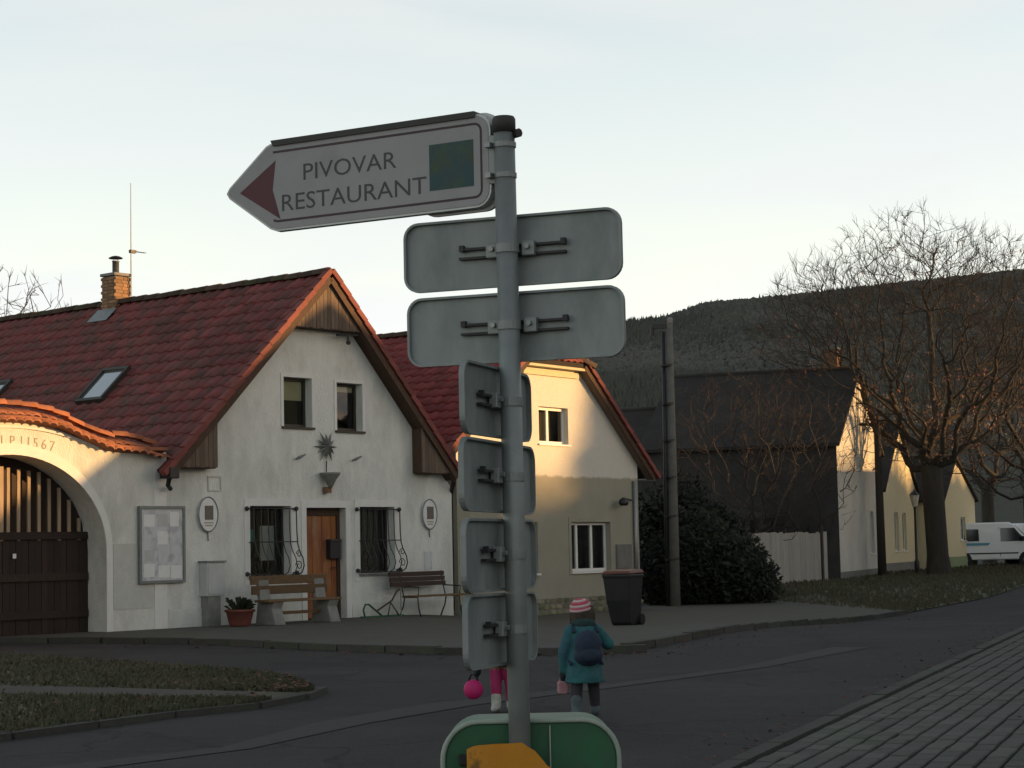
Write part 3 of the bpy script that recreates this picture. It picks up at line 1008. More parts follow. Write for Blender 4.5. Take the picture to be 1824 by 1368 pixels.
MB().box(2.30, 2.325, VY + .045, -.002, 3.0, roof1(2.31) - .2).box(2.33, ER - .04, VY + .045, -.002, 2.98, 3.02).build('eave_box', 'wood_brown', h1)
MB().box(-3.385, -3.36, VY + .045, -.002, 3.0, roof1(-3.37) - .2).box(EL + .13, -3.39, VY + .045, -.002, 2.98, 3.02).build('eave_box', 'wood_brown', h1)
# gutters and downpipes
for x, zz in ((EL - .06, 2.95), (ER + .06, 2.98)):
    g = MB()
    n = 6
    for k in range(n):
        a0, a1 = math.pi + math.pi * k / n, math.pi + math.pi * (k + 1) / n
        g.quad((x + .07 * math.cos(a0), VY, zz + .07 * math.sin(a0)), (x + .07 * math.cos(a1), VY, zz + .07 * math.sin(a1)),
               (x + .07 * math.cos(a1), HD, zz + .07 * math.sin(a1)), (x + .07 * math.cos(a0), HD, zz + .07 * math.sin(a0)))
    g.build('gutter', 'dark_metal', h1)
MB().tube([(ER + .06, -.18, 2.92), (ER + .06, -.18, 2.8), (3.58, .08, 2.55), (3.58, .08, .1)], .05, 8).build('downpipe', 'dark_metal', h1, smooth=True)
MB().box(EL - .16, EL + .06, -.42, -.12, 2.78, 2.98).tube([(EL - .03, -.25, 2.8), (EL - .03, -.2, 2.66), (EL + .12, -.1, 2.6)], .045, 8).build('rain_hopper', 'dark_metal', h1, bevel=.015)
# skylights
def skylight(y0, y1, xa, xb):
    s_ = MB()
    la_ = Vector((-1 / la, 0, -LS / la)); nr = Vector((-LS / la, 0, 1 / la))
    def P(x, y, h):
        return Vector((x, y, roof1(x))) + nr * h
    def slab(x0, x1, ya, yb, h0, h1_):
        vv = [P(x0, ya, h0), P(x1, ya, h0), P(x1, yb, h0), P(x0, yb, h0), P(x0, ya, h1_), P(x1, ya, h1_), P(x1, yb, h1_), P(x0, yb, h1_)]
        s_.add(vv, [(0, 3, 2, 1), (4, 5, 6, 7), (0, 1, 5, 4), (1, 2, 6, 5), (2, 3, 7, 6), (3, 0, 4, 7)])
    slab(xa, xb, y0 - .07, y0, -.05, .13); slab(xa, xb, y1, y1 + .07, -.05, .13)
    slab(xa - .06, xa, y0 - .07, y1 + .07, -.05, .12); slab(xb, xb + .06, y0 - .07, y1 + .07, -.05, .13)
    o = s_.build('skylight', 'frame_dark', h1)
    MB().add([P(xa, y0, .09), P(xb, y0, .09), P(xb, y1, .09), P(xa, y1, .09)], [(0, 1, 2, 3)]).build('pane', 'skyglass', o)
mat('skyglass', (.62, .65, .66), (.58, .61, .62), .05, 3, spec=1.0, metal=.85)
MATS['skyglass'].node_tree.nodes['Principled BSDF'].inputs['IOR'].default_value = 2.6
skylight(3.55, 4.25, -2.92, -2.30)
skylight(7.45, 8.15, -2.92, -2.30)
# chimney of separate bricks
cy, cx = 6.32, -.34
ch = MB().box(cx - .215, cx + .215, cy - .215, cy + .215, 6.2, 7.52).build('chimney', 'mortar', h1)
bk = MB().box(-.105, .105, -.05, .05, -.031, .031).mesh('brick', 'brick')
for c in range(12):
    z = 6.66 + c * .074
    sh = .055 if c % 2 else 0
    for f in range(4):
        for k in range(2):
            off = -.115 + k * .222 + (sh if f % 2 else -sh) * .0
            u = off
            M4 = Matrix.Translation((cx, cy, z)) @ Matrix.Rotation(f * math.pi / 2, 4, 'Z') @ Matrix.Translation((u + (.02 if (c + f) % 2 else -.02), -.178 - random.uniform(0, .006), 0))
            inst(bk, 'brick', ch, M4)
MB().box(cx - .25, cx + .25, cy - .25, cy + .25, 7.535, 7.60).build('chimney_cap', 'concrete', ch, bevel=.01)
MB().lathe([(.075, 0), (.075, .26), (.085, .26), (.085, .28), (.06, .28)], 12, (cx - .05, cy - .05, 7.60)).build('flue', 'zinc', ch, smooth=True)
MB().lathe([(.15, 0), (.16, .015), (.09, .05), (.0, .07)], 12, (cx - .05, cy - .05, 7.93)).tube([(cx - .11, cy - .05, 7.84), (cx - .11, cy - .05, 7.95)], .008, 4).tube([(cx + .01, cy - .05, 7.84), (cx + .01, cy - .05, 7.95)], .008, 4).build('flue_hat', 'dark_metal', ch)
MB().box(cx - .62, cx - .20, cy - .34, cy + .30, 6.42, 6.44).build('flashing', 'zinc', h1)
bpy.data.objects['flashing'].matrix_local = Matrix.Translation((cx - .36, cy, AP[1] - .27)) @ Matrix.Rotation(-math.atan(LS), 4, 'Y') @ Matrix.Translation((-cx + .36, -cy, -6.40))
am = thing('antenna_mast', 'thin tall aerial mast fixed to the brick chimney', 'antenna', H1O, H1R)
MB().tube([(cx + .20, cy - .27, 7.1), (cx + .20, cy - .27, 9.62)], [.018, .009], 6).build('mast', 'zinc', am)
ag = MB().tube([(cx + .20, cy - .27, 8.1), (cx + .62, cy - .27, 8.1)], .008, 5)
for k in range(6):
    ag.tube([(cx + .26 + k * .065, cy - .27 - .1 + .008 * k, 8.1), (cx + .26 + k * .065, cy - .27 + .1 - .008 * k, 8.1)], .004, 4)
ag.box(cx + .17, cx + .32, cy - .31, cy - .23, 8.06, 8.13)
ag.build('aerial', 'dark_metal', am)

# ------------------------------------------------------------------ things on the white facade
def on_wall(name, label, cat, group=None):
    return thing(name, label, cat, H1O, H1R, group)
def wall_obj(mb, name, material, label, cat, group=None, **kw):
    o = mb.build(name, material, None, **kw)
    o.location = H1O; o.rotation_euler = (0, 0, H1R)
    return tag(o, label, cat, group)
def oval(cxx, cz, rx, rz_, label):
    t = on_wall('oval_plaque', label, 'sign')
    poly = [(cxx + rx * math.cos(2 * math.pi * k / 28), cz + rz_ * math.sin(2 * math.pi * k / 28)) for k in range(28)]
    MB().prism(poly, -.05, -.02).build('plate', 'enamel', t)
    ring = MB()
    pts = [(x, -.052, z) for x, z in poly] + [(poly[0][0], -.052, poly[0][1])]
    ring.tube(pts, .013, 5, cap=False)
    ring.tube([(cxx, -.03, cz - rz_), (cxx + .02, -.02, cz - rz_ - .17)], .012, 5)
    ring.build('rim', 'board_frame', t)
    MB().box(cxx - .085, cxx + .115, -.06, -.048, cz - .10, cz + .16).build('emblem', 'emblem', t)
    tx = MB()
    for k in range(2):
        tx.box(cxx - .10 + k * .02, cxx + .12 - k * .02, -.054, -.0495, cz - .17 - k * .05, cz - .145 - k * .05)
    tx.build('lettering', 'letter_grey', t)
oval(-3.40, 2.14, .235, .32, 'white oval plaque with grey emblem above the meter box')
oval(2.76, 2.14, .225, .31, 'white oval plaque with grey emblem above the dark metal bench')
t = on_wall('notice_board', 'tall framed notice board with faded papers on the gate wall', 'notice board')
MB().box(-5.02, -4.01, -.05, -.012, .93, 2.26).build('back_panel', 'board_paper', t)
fr = MB()
fr.box(-5.05, -5.0, -.075, -.011, .90, 2.29).box(-4.03, -3.98, -.075, -.011, .90, 2.29).box(-5.0, -4.03, -.075, -.011, .90, .95).box(-5.0, -4.03, -.075, -.011, 2.24, 2.29)
fr.build('frame', 'board_frame', t)
random.seed(21)
pm = ['board_paper', 'enamel', 'board_paper', 'box_grey']
for j in range(4):
    for i in range(3):
        x = -4.95 + i * .30 + random.uniform(0, .04); z = 1.0 + j * .305 + random.uniform(-.02, .03)
        MB().box(x, x + random.uniform(.2, .27), -.054 - .001 * i, -.0505, z, z + random.uniform(.2, .28)).build('paper', random.choice(pm), t)
t = on_wall('meter_box', 'grey meter box on a mossy concrete stub beside the plant pot', 'utility box')
MB().box(-3.60, -3.16, -.22, .0, .63, 1.25).build('cabinet', 'box_grey', t, bevel=.01)
MB().box(-3.57, -3.19, -.232, -.221, .67, 1.21).build('door', 'box_grey', t)
MB().box(-3.62, -3.14, -.25, .0, 1.25, 1.28).build('lid', 'board_frame', t)
MB().box(-3.55, -3.25, -.2, .0, -.02, .63).build('stub', 'concrete', t)
fr = MB().box(-3.37, -3.04, -.02, -.001, 2.57, 2.60).box(-3.37, -3.04, -.02, -.001, 2.83, 2.86).box(-3.37, -3.345, -.02, -.001, 2.60, 2.83).box(-3.065, -3.04, -.02, -.001, 2.60, 2.83)
wall_obj(fr, 'wall_recess_frame', 'plaster_panel', 'small square plaster frame above the left oval plaque', 'plaster frame')
# star ornament and lamp
t = on_wall('star_ornament', 'grey many pointed star ornament between the upper windows and door', 'ornament')
sm = MB(); c0 = Vector((-.28, -.08, 3.48))
for k in range(12):
    a = 2 * math.pi * k / 12; a2 = a + math.pi / 12; a0 = a - math.pi / 12
    rr = .34 if k % 2 == 0 else .27
    p = c0 + Vector((math.cos(a) * rr, .05, math.sin(a) * rr))
    b1 = c0 + Vector((math.cos(a0) * .12, .03, math.sin(a0) * .12)); b2 = c0 + Vector((math.cos(a2) * .12, .03, math.sin(a2) * .12))
    tip = c0 + Vector((math.cos(a) * .12, -.04, math.sin(a) * .12))
    sm.add([c0 + Vector((0, -.05, 0)), b1, p, b2, tip], [(0, 1, 4), (1, 2, 4), (2, 3, 4), (3, 0, 4), (1, 3, 2)])
sm.build('rays', 'relief', t)
MB().tube([(-.28, -.05, 3.2), (-.27, -.03, 2.98)], .012, 5).build('cord', 'dark_metal', t)
t = on_wall('wall_lamp', 'grey funnel shaped wall lamp over the restaurant door', 'lamp')
MB().lathe([(.03, 0), (.07, .06), (.12, .16), (.20, .26), (.21, .30), (.17, .30)], 12, (-.29, -.16, 2.66)).build('shade', 'relief', t, smooth=True)
MB().box(-.36, -.24, -.14, 0, 2.56, 2.68).build('bracket', 'brick', t)
for i, (x, nm) in enumerate(((-1.08, 'left'), (.50, 'right'))):
    g = MB().tube([(x, -.01, 3.22), (x, -.12, 3.25), (x + .05, -.22, 3.30)], [.02, .03, .015], 6).ball((x, -.10, 3.245), .035, 8, 6)
    wall_obj(g, 'flag_holder', 'zinc', ['short metal flag holder on the wall, on the side of the star towards the gate', 'short metal flag holder on the wall, on the side of the star towards the downpipe'][i], 'flag holder')
g = MB().tube([(-.15, -.25, 5.70), (.45, -.25, 5.74)], .025, 6).tube([(.18, -.25, 5.72), (.18, -.25, 5.60)], .03, 6).ball((.18, -.25, 5.57), .05, 8, 6)
wall_obj(g, 'apex_lamp', 'iron', 'small dark spotlight under the timber apex of the gable', 'lamp')
t = on_wall('mailbox', 'black mailbox hung on the right of the door', 'mailbox')
MB().box(-.09, .20, .06, .185, 1.26, 1.62).build('body', 'bin_black', t, bevel=.012)
MB().box(-.10, .21, .04, .185, 1.60, 1.65).build('flap', 'iron', t, bevel=.008)
g = MB().box(2.61, 2.84, -.015, -.002, .98, 1.36).box(2.66, 2.79, -.018, -.0155, 1.22, 1.30)
wall_obj(g, 'notice_plate', 'board_paper', 'small pale notice plate under the oval plaque, above the dark bench', 'notice')

# ------------------------------------------------------------------ gate wall with arch
gw = thing('gate_wall', 'rendered gateway wall with arched opening, tiled coping and a painted date', 'wall', H1O, H1R)
AC, AA, AZ, AB = -7.75, 2.0, 1.5, 1.65
def arch(x):
    u = max(-1, min(1, (x - AC) / AA))
    return AZ + AB * math.sqrt(max(0, 1 - u * u))
CB = [(-12.5, 3.28), (-10.2, 3.30), (-9.4, 3.43), (-8.7, 3.67), (-7.75, 3.75), (-6.83, 3.67), (-6.1, 3.43), (-5.6, 3.31), (-4.37, 3.30)]
def curve(P, x):
    for k, ((a, za), (b, zb)) in enumerate(zip(P, P[1:])):
        if a <= x <= b:
            t = (x - a) / (b - a)
            m0 = (zb - P[k - 1][1]) / (b - P[k - 1][0]) if k > 0 else 0
            m1 = (P[k + 2][1] - za) / (P[k + 2][0] - a) if k + 2 < len(P) else 0
            h = b - a
            return (2 * t ** 3 - 3 * t * t + 1) * za + (t ** 3 - 2 * t * t + t) * m0 * h + (-2 * t ** 3 + 3 * t * t) * zb + (t ** 3 - t * t) * m1 * h
    return P[0][1] if x < P[0][0] else P[-1][1]
cb = lambda x: curve(CB, x)
ab = [AC - AA * math.cos(math.pi * k / 28) for k in range(29)]
br = sorted(set([-12.5 + .35 * k for k in range(24)] + [-4.37]))
mb = MB()
wall_sheet(mb, br, -.15, cb, [dict(x0=AC - AA, x1=AC + AA, z0=-.15, z1=arch, breaks=ab)], 0.0, .55)
wall_sheet(mb, br, -.15, cb, [dict(x0=AC - AA, x1=AC + AA, z0=-.15, z1=arch, breaks=ab)], .55, .0)
mb.build('wall', 'plaster_gate', gw)
# raised band round the arch and plain corner strips
rg = MB()
pi_, po = [], []
for k in range(41):
    a = math.pi * k / 40
    pi_.append((AC - AA * math.cos(a) * 1.0, AZ + AB * math.sin(a)))
    po.append((AC - (AA + .13) * math.cos(a), AZ + (AB + .19) * math.sin(a)))
pi_ = [(AC - AA, -.1)] + pi_ + [(AC + AA, -.1)]
po = [(AC - AA - .13, -.1)] + po + [(AC + AA + .13, -.1)]
for (a, b), (c, d) in zip(zip(pi_, pi_[1:]), zip(po, po[1:])):
    rg.quad((a[0], -.022, a[1]), (b[0], -.022, b[1]), (d[0], -.022, d[1]), (c[0], -.022, c[1]))
    rg.quad((c[0], -.022, c[1]), (d[0], -.022, d[1]), (d[0], .003, d[1]), (c[0], .003, c[1]))
    rg.quad((a[0], -.022, a[1]), (a[0], .003, a[1]), (b[0], .003, b[1]), (b[0], -.022, b[1]))
rg.build('arch_band', 'trim_white', gw)
lg = MB()
for k in range(46):                                      # moulded ledge above the date
    x0 = -9.6 + k * .08; x1 = x0 + .08
    zf = lambda x: 3.60 - .088 * (x - AC) ** 2 * (1 + .05 * abs(x - AC))
    if zf(x0) > arch(x0) + .2 and zf(x0) < cb(x0) - .02:
        z0_, z1_ = zf(x0), zf(x1)
        lg.add([(x0, -.035, z0_), (x1, -.035, z1_), (x1, -.035, z1_ + .045), (x0, -.035, z0_ + .045), (x0, .003, z0_), (x1, .003, z1_), (x1, .003, z1_ + .045), (x0, .003, z0_ + .045)],
               [(0, 1, 2, 3), (0, 4, 5, 1), (3, 2, 6, 7)])
lg.build('ledge', 'trim_white', gw)
MB().box(-4.66, -4.37, -.014, .003, -.1, .42).box(-4.66, -4.37, -.013, .003, .42, 3.25).build('corner_strip', 'trim_white', gw)
MB().box(-5.60, -4.68, -.008, .003, .46, 1.62).build('render_panel', 'plaster_panel', gw)
lt = MB()
for chh, x in zip('LP|1567', (-7.98, -7.80, -7.585, -7.47, -7.32, -7.15, -6.98)):
    slope = -.155 * (x - AC)
    z = 3.30 - .085 * (x + .06 - AC) ** 2
    text_mb(chh, .25, Matrix.Translation((x, -.004, z)) @ Matrix.Rotation(-slope * .9, 4, 'Y') @ Matrix.Rotation(math.pi / 2, 4, 'X'), lt, extrude=.003, sx=.92)
lt.build('lettering', 'letter_grey', gw)
# coping tiles
cpm = MB()
n = 5
vv = []
for row, (yy, zz) in enumerate(((.34, .0), (-.10, -.13))):
    for k in range(n + 1):
        a = math.pi * k / n
        vv.append((-.098 * math.cos(a), yy if row == 0 else yy, .055 * math.sin(a) + zz + (.02 if row else 0)))
for k in range(n + 1):
    a = math.pi * k / n
    vv.append((-.08 * math.cos(a), -.10, .04 * math.sin(a) - .13 - .005))
cpm.add(vv, [(k, k + 1, n + 2 + k, n + 1 + k) for k in range(n)] + [(n + 1 + k, n + 2 + k, 2 * n + 3 + k, 2 * n + 2 + k) for k in range(n)])
cme = cpm.mesh('coping_tile', 'coping_tile', smooth=True)
ctop = lambda x: cb(x) + .30 - .13 * smooth01((x + 5.3) / .9)
x = -12.4
while x < -4.45:
    sl = (cb(x + .05) - cb(x - .05)) / .1
    for row in range(2):
        M4 = Matrix.Translation((x, -.02 - .24 * row + .10, ctop(x) - .10 - .12 * row + random.uniform(-.008, .008))) @ Matrix.Rotation(-math.atan(sl), 4, 'Y') @ Matrix.Rotation(random.uniform(-.03, .03), 4, 'Z')
        inst(cme, 'coping_tile', gw, M4)
    x += .178
cr = MB()
br2 = [-12.5 + .2 * k for k in range(41)]
for a, b in zip(br2, br2[1:]):
    b = min(b, -4.4)
    cr.add([(a, -.22, cb(a) - .01), (b, -.22, cb(b) - .01), (b, .5, ctop(b) - .12), (a, .5, ctop(a) - .12), (a, -.22, cb(a) + .05), (b, -.22, cb(b) + .05), (a, .5, cb(a) - .05), (b, .5, cb(b) - .05), (a, -.0, cb(a) - .06), (b, 0, cb(b) - .06)],
           [(4, 5, 2, 3), (0, 1, 5, 4), (0, 8, 9, 1), (3, 2, 7, 6)])
cr.build('coping_bed', 'coping_tile', gw)
HRc = half_round('coping_ridge_tile', 'coping_tile', .085, .36, .10)
x = -12.4
while x < -4.6:
    sl = (ctop(x + .05) - ctop(x - .05)) / .1
    inst(HRc, 'coping_ridge_tile', gw, Matrix.Translation((x, .22, ctop(x) - .04)) @ Matrix.Rotation(-math.atan(sl), 4, 'Y') @ Matrix.Rotation(-math.pi / 2, 4, 'Z'))
    x += .33
# wooden gate in the arch
wg = thing('wooden_gate', 'dark boarded gate with pale upright slats filling the arch', 'gate', H1O, H1R)
gb = MB()
for a, b in zip(ab, ab[1:]):
    gb.quad((a, .62, -.05), (b, .62, -.05), (b, .62, arch(b) + .2), (a, .62, arch(a) + .2))
gb.build('backing', 'wood_gate', wg)
x = AC - AA + .02; k = 0
while x < AC + AA - .02:
    w = .135
    top = min(1.92, arch(x + w / 2))
    MB().box(x + .004, x + w - .004, .50 + .006 * (k % 2), .54, .06, 1.78).build('plank', 'wood_gate', wg)
    x += w; k += 1
for z in (.35, 1.0, 1.72):
    MB().box(AC - AA + .03, AC + AA - .03, .455, .498, z, z + .13).build('rail', 'wood_gate', wg)
x = AC - AA + .06; k = 0
while x < AC + AA - .1:
    zt = min(arch(x), arch(x + .085)) - .04
    zt = min(zt, 2.98 - .10 * abs(x - AC))
    if zt > 1.95:
        w = .13 if x < AC + .25 else .062
        MB().box(x, x + w, .49, .52, 1.70 + (.06 if k % 2 else .0), zt).build('slat', 'wood_slat', wg)
    x += .20 if x < AC + .25 else .215
    k += 1
MB().box(-7.40, -7.33, .445, .452, 1.40, 1.48).build('gate_notice', 'enamel', wg)

# ================================================================== HOUSE 2 (half-hipped, two-tone render)
random.seed(11)
H2O = Vector((-1.406, 42.8, 0))
H2R = facade_rz(35.0)
h2 = thing('half_hipped_house', 'two tone rendered house with half hipped red roof and white windows', 'house', H2O, H2R)
A2 = (4.1, 6.75); L2s, R2s = .739, .845
E2L, E2R = -.30, 8.30
HZ = 5.83; HY = 1.05
VY2 = -.20; HD2 = 8.5
def roof2(x):
    return A2[1] - L2s * (A2[0] - x) if x < A2[0] else A2[1] - R2s * (x - A2[0])
w2top = lambda x: min(roof2(x) - .14, 5.62)
G2 = -.20
hx0 = A2[0] - (A2[1] - HZ) / L2s; hx1 = A2[0] + (A2[1] - HZ) / R2s
xl_, xr_ = A2[0] - (A2[1] - .14 - 5.62) / L2s, A2[0] + (A2[1] - .14 - 5.62) / R2s
opens = [dict(x0=3.51, x1=4.75, z0=3.82, z1=4.69), dict(x0=4.77, x1=6.50, z0=.80, z1=1.98), dict(x0=1.65, x1=3.36, z0=.80, z1=1.98)]
mb = MB()
wall_sheet(mb, [.25, xl_, A2[0], xr_, 7.86], G2 - .2, w2top, opens, 0, .30)
mb.quad((7.86, 0, G2 - .2), (7.86, HD2, G2 - .2), (7.86, HD2, w2top(7.86)), (7.86, 0, w2top(7.86)))
mb.quad((.25, 0, G2 - .2), (.25, HD2, G2 - .2), (.25, HD2, w2top(.25)), (.25, 0, w2top(.25)))
mb.add([(.25, HD2, G2), (7.86, HD2, G2), (7.86, HD2, w2top(7.86)), (A2[0], HD2, 6.55), (.25, HD2, w2top(.25))], [(0, 1, 2, 3, 4)])
mb.quad((.25, 3, 2.6), (7.8, 3, 2.6), (7.8, .35, 2.6), (.25, .35, 2.6))
mb.build('wall', 'plaster_two', h2)
MB().box(.4, 7.7, 3.0, 3.05, 0, 5.4).build('room_partition', 'interior', h2)
for (x0, x1, z0, z1, sp) in ((3.51, 4.75, 3.82, 4.69, (.43,)), (4.77, 6.50, .80, 1.98, (.24, .62)), (1.65, 3.36, .80, 1.98, (.24, .62))):
    window(h2, x0, x1, z0, z1, .13, 'frame_white', .07, sp, (), True, 'frame_white', curtain=True)
MB().box(4.66, 4.765, -.015, .003, .74, 2.10).box(6.505, 6.62, -.015, .003, .74, 2.10).box(4.768, 6.502, -.014, .003, 1.985, 2.10).build('window_surround', 'plaster_two', h2)
# rubble plinth of separate stones
pl = MB().box(.27, 7.84, -.02, .05, G2 - .2, .20).build('plinth', 'mortar', h2)
for row in range(3):
    x = .3; z = G2 + .02 + row * .135
    while x < 7.7:
        w = random.uniform(.16, .36); hh = random.uniform(.10, .125)
        p = MB()
        n = 7
        poly = []
        for k in range(n):
            a = 2 * math.pi * k / n + random.uniform(-.15, .15)
            poly.append((x + w / 2 + math.cos(a) * w * .5 * random.uniform(.9, 1.1), z + hh / 2 + math.sin(a) * hh * .52 * random.uniform(.9, 1.1)))
        ctr = (x + w / 2, -.034 - random.uniform(0, .012), z + hh / 2)
        p.add([(a, -.018, b) for a, b in poly] + [((a - ctr[0]) * .86 + ctr[0], ctr[1] + .004, (b - ctr[2]) * .84 + ctr[2]) for a, b in poly],
              [(k, (k + 1) % n, (k + 1) % n + n, k + n) for k in range(n)] + [tuple(range(n, 2 * n))])
        p.build('stone', 'stone', pl)
        x += w + .015
# roof
mb = MB()
def slab4(mb, P, t=.10):
    P = [Vector(p) for p in P]
    lo = [p - Vector((0, 0, t)) for p in P]
    n = len(P)
    mb.add(P + lo, [tuple(range(n)), tuple(reversed(range(n, 2 * n)))] + [(i, i + n, (i + 1) % n + n, (i + 1) % n) for i in range(n)])
d_ = -.05
slab4(mb, [(A2[0], HY, A2[1] + d_), (A2[0], HD2 + .2, A2[1] + d_), (E2L, HD2 + .2, roof2(E2L) + d_), (E2L, VY2, roof2(E2L) + d_), (hx0, VY2, HZ + d_)])
slab4(mb, [(A2[0], HY, A2[1] + d_), (hx1, VY2, HZ + d_), (E2R, VY2, roof2(E2R) + d_), (E2R, HD2 + .2, roof2(E2R) + d_), (A2[0], HD2 + .2, A2[1] + d_)])
slab4(mb, [(A2[0], HY, A2[1] + d_), (hx0, VY2 - .05, HZ + d_ - .02), (hx1, VY2 - .05, HZ + d_ - .02)])
mb.build('roof', 'under_roof', h2)
T2 = tile_mesh('roof_tile_red', 'roof_tile_red', .30, .36)
l2 = math.sqrt(1 + L2s ** 2); r2 = math.sqrt(1 + R2s ** 2)
def skip2(i, j):
    y = VY2 + .05 + i * .30
    zz = A2[1] - (j * .337) * L2s / l2
    return zz > HZ and y < VY2 + (zz - HZ) / (A2[1] - HZ) * (HY - VY2) - .05
tile_slope(h2, T2, 'roof_tile_red', (A2[0], VY2 + .05, A2[1] - .03), (0, 1, 0), (-1 / l2, 0, -L2s / l2), 29, 16, .30, .337, 295, key=lambda i, j: (abs(i - 8), j), skip=skip2)
rb = MB()
al, dn = Vector((0, -1, 0)), Vector((1 / r2, 0, -R2s / r2)); no = al.cross(dn)
for j in range(16):
    for i in range(29):
        y = HD2 + .15 - i * .30
        zz = A2[1] - j * .337 * R2s / r2
        if zz > HZ and y - .3 < VY2 + (zz - HZ) / (A2[1] - HZ) * (HY - VY2):
            continue
        add_mesh_to(rb, T2, frame_m(Vector((A2[0], y, A2[1] - .03)) + dn * (j * .337), al, dn, no))
tag(rb.build('far_side_tiling', 'roof_tile_red', h2, smooth=True), kind='stuff')
# tiles of the small hip
hv = Vector((0, VY2 - HY, HZ - A2[1])); hl = hv.length; hdn = hv.normalized(); hal = Vector((1, 0, 0)); hno = hal.cross(hdn)
if hno.z < 0:
    hal = -hal; hno = hal.cross(hdn)
nr_ = 5
for j in range(nr_):
    f = (j + .6) / nr_
    xa = A2[0] + (hx0 - A2[0]) * f; xb = A2[0] + (hx1 - A2[0]) * f
    nt = max(1, round((xb - xa) / .28))
    for i in range(nt):
        x = xa + (i if hal.x > 0 else i + 1) * (xb - xa) / nt
        inst(T2, 'hip_tile', h2, frame_m(Vector((x, HY, A2[1] - .02)) + hdn * (j * hl / nr_), hal, hdn, hno))
HR2 = half_round('ridge_tile', 'ridge_tile', .11, .42, .125)
for k in range(18):
    inst(HR2, 'ridge_tile', h2, Matrix.Translation((A2[0], HD2 + .2 - k * .395, A2[1] - .02)) @ Matrix.Rotation(math.pi, 4, 'Z'))
for hxx in (hx0, hx1):
    a = Vector((A2[0], HY, A2[1])); b = Vector((hxx, VY2, HZ)); d = (b - a).normalized()
    n_ = int((b - a).length / .36)
    for k in range(n_ + 1):
        ux = d.cross(Vector((0, 0, 1))).normalized(); uz = ux.cross(d)
        inst(HR2, 'hip_ridge_tile', h2, frame_m(a + d * (k * .36) - uz * .02, ux, d, uz))
for (xa, xe, sl, sgn) in ((hx0, E2L, L2s, -1), (hx1, E2R, R2s, 1)):
    L = math.sqrt(1 + sl * sl); d = Vector((sgn / L, 0, -sl / L)); tot = abs(xe - xa) * L
    ux = Vector((0, sgn * 1.0, 0)); nrm = ux.cross(d)
    for k in range(int(tot / .33) + 1):
        inst(vtm, 'verge_tile', h2, frame_m(Vector((xa, VY2 - .02, HZ + .02)) + d * (k * .33), ux, d, nrm) @ Matrix.Rotation(-.06, 4, 'X'))
    q = Vector((xa, VY2 - .02, HZ - .12)); e = q + d * tot
    MB().bar(q, e, .035, .12).build('barge_board', 'wood_brown', h2)
    for k in range(2):
        MB().bar(q + Vector((0, .06 + k * .10, -.05)), e + Vector((0, .06 + k * .10, -.05)), .094, .018).build('soffit_board', 'wood_clad', h2)
MB().box(hx0 - .05, hx1 + .05, VY2 - .03, .0, 5.60, 5.70).box(hx0, hx1, -.06, .0, 5.42, 5.55).build('eave_board', 'plaster_cream', h2)
MB().tube([(7.62, -.05, 3.0), (7.62, -.05, -.1)], .05, 8).build('downpipe', 'zinc', h2, smooth=True)
MB().tube([(E2R + .04, VY2, 3.06), (E2R + .04, HD2, 3.06)], .07, 8).build('gutter', 'zinc', h2, smooth=True)
def wall2(mb, name, material, label, cat, **kw):
    o = mb.build(name, material, None, **kw); o.location = H2O; o.rotation_euler = (0, 0, H2R)
    return tag(o, label, cat)
wall2(MB().box(6.74, 7.42, -.05, -.002, .84, 1.43).box(6.78, 7.38, -.056, -.0505, .88, 1.39), 'meter_cabinet', 'plaster_grey', 'flat grey meter cabinet on the wall beside the downpipe', 'utility box')
t = thing('facade_lamp', 'small dark wall lamp on an arm under the two tone line', 'lamp', H2O, H2R)
MB().tube([(7.5, -.03, 2.52), (7.1, -.12, 2.55), (6.95, -.2, 2.52)], .018, 6).build('arm', 'dark_metal', t)
MB().lathe([(.02, .1), (.09, .04), (.11, -.04), (.08, -.10)], 10, (6.82, -.22, 2.48), 1.5, 1).build('head', 'dark_metal', t, smooth=True)

# ================================================================== benches, pot, rack on the pavement by the white house
def floor1(x, y):
    c, s_ = math.cos(H1R), math.sin(H1R)
    wx = H1O.x + c * x - s_ * y; wy = H1O.y + s_ * x + c * y
    return Vector((wx, wy, gz(wx, wy) + .08))
def loc1(name, label, cat, x, y, rz=0, group=None):
    return thing(name, label, cat, floor1(x, y), H1R + rz, group)
b = loc1('wooden_bench', 'wooden plank bench on grey concrete ends in front of the door', 'bench', -2.05, -.85)
for z, nm in ((.56, 0), (.74, 1)):
    MB().box(-1.02, .92, -.02 + .03 * nm, .03 + .03 * nm, z, z + .16).build('back_plank', 'wood_bench', b, bevel=.008)
for k in range(3):
    MB().box(-1.0, .9, -.42 + k * .13, -.30 + k * .13, .42, .465).build('seat_plank', 'wood_bench', b, bevel=.008)
for x in (-.72, .72):
    MB().prism_x([(-.44, 0), (.10, 0), (.04, .42), (.08, .88), (.02, .88), (-.06, .42), (-.40, .42), (-.34, .30)], x - .13, x + .13).build('concrete_end', 'concrete', b, bevel=.015)
MB().box(-.6, .6, -.16, -.12, .18, .24).build('stretcher', 'wood_bench', b)
b = loc1('metal_bench', 'dark plank bench with thin curved metal legs against the white wall', 'bench', 2.2, -.52)
for k in range(3):
    z = .62 + k * .10
    MB().box(-.95, .72, .20 + k * .02, .24 + k * .02, z, z + .092).build('back_plank', 'wood_bench_dark', b, bevel=.005)
for k in range(3):
    MB().box(-.72, 1.05, -.28 + k * .14, -.16 + k * .14, .40, .435).build('seat_plank', 'wood_bench', b, bevel=.005)
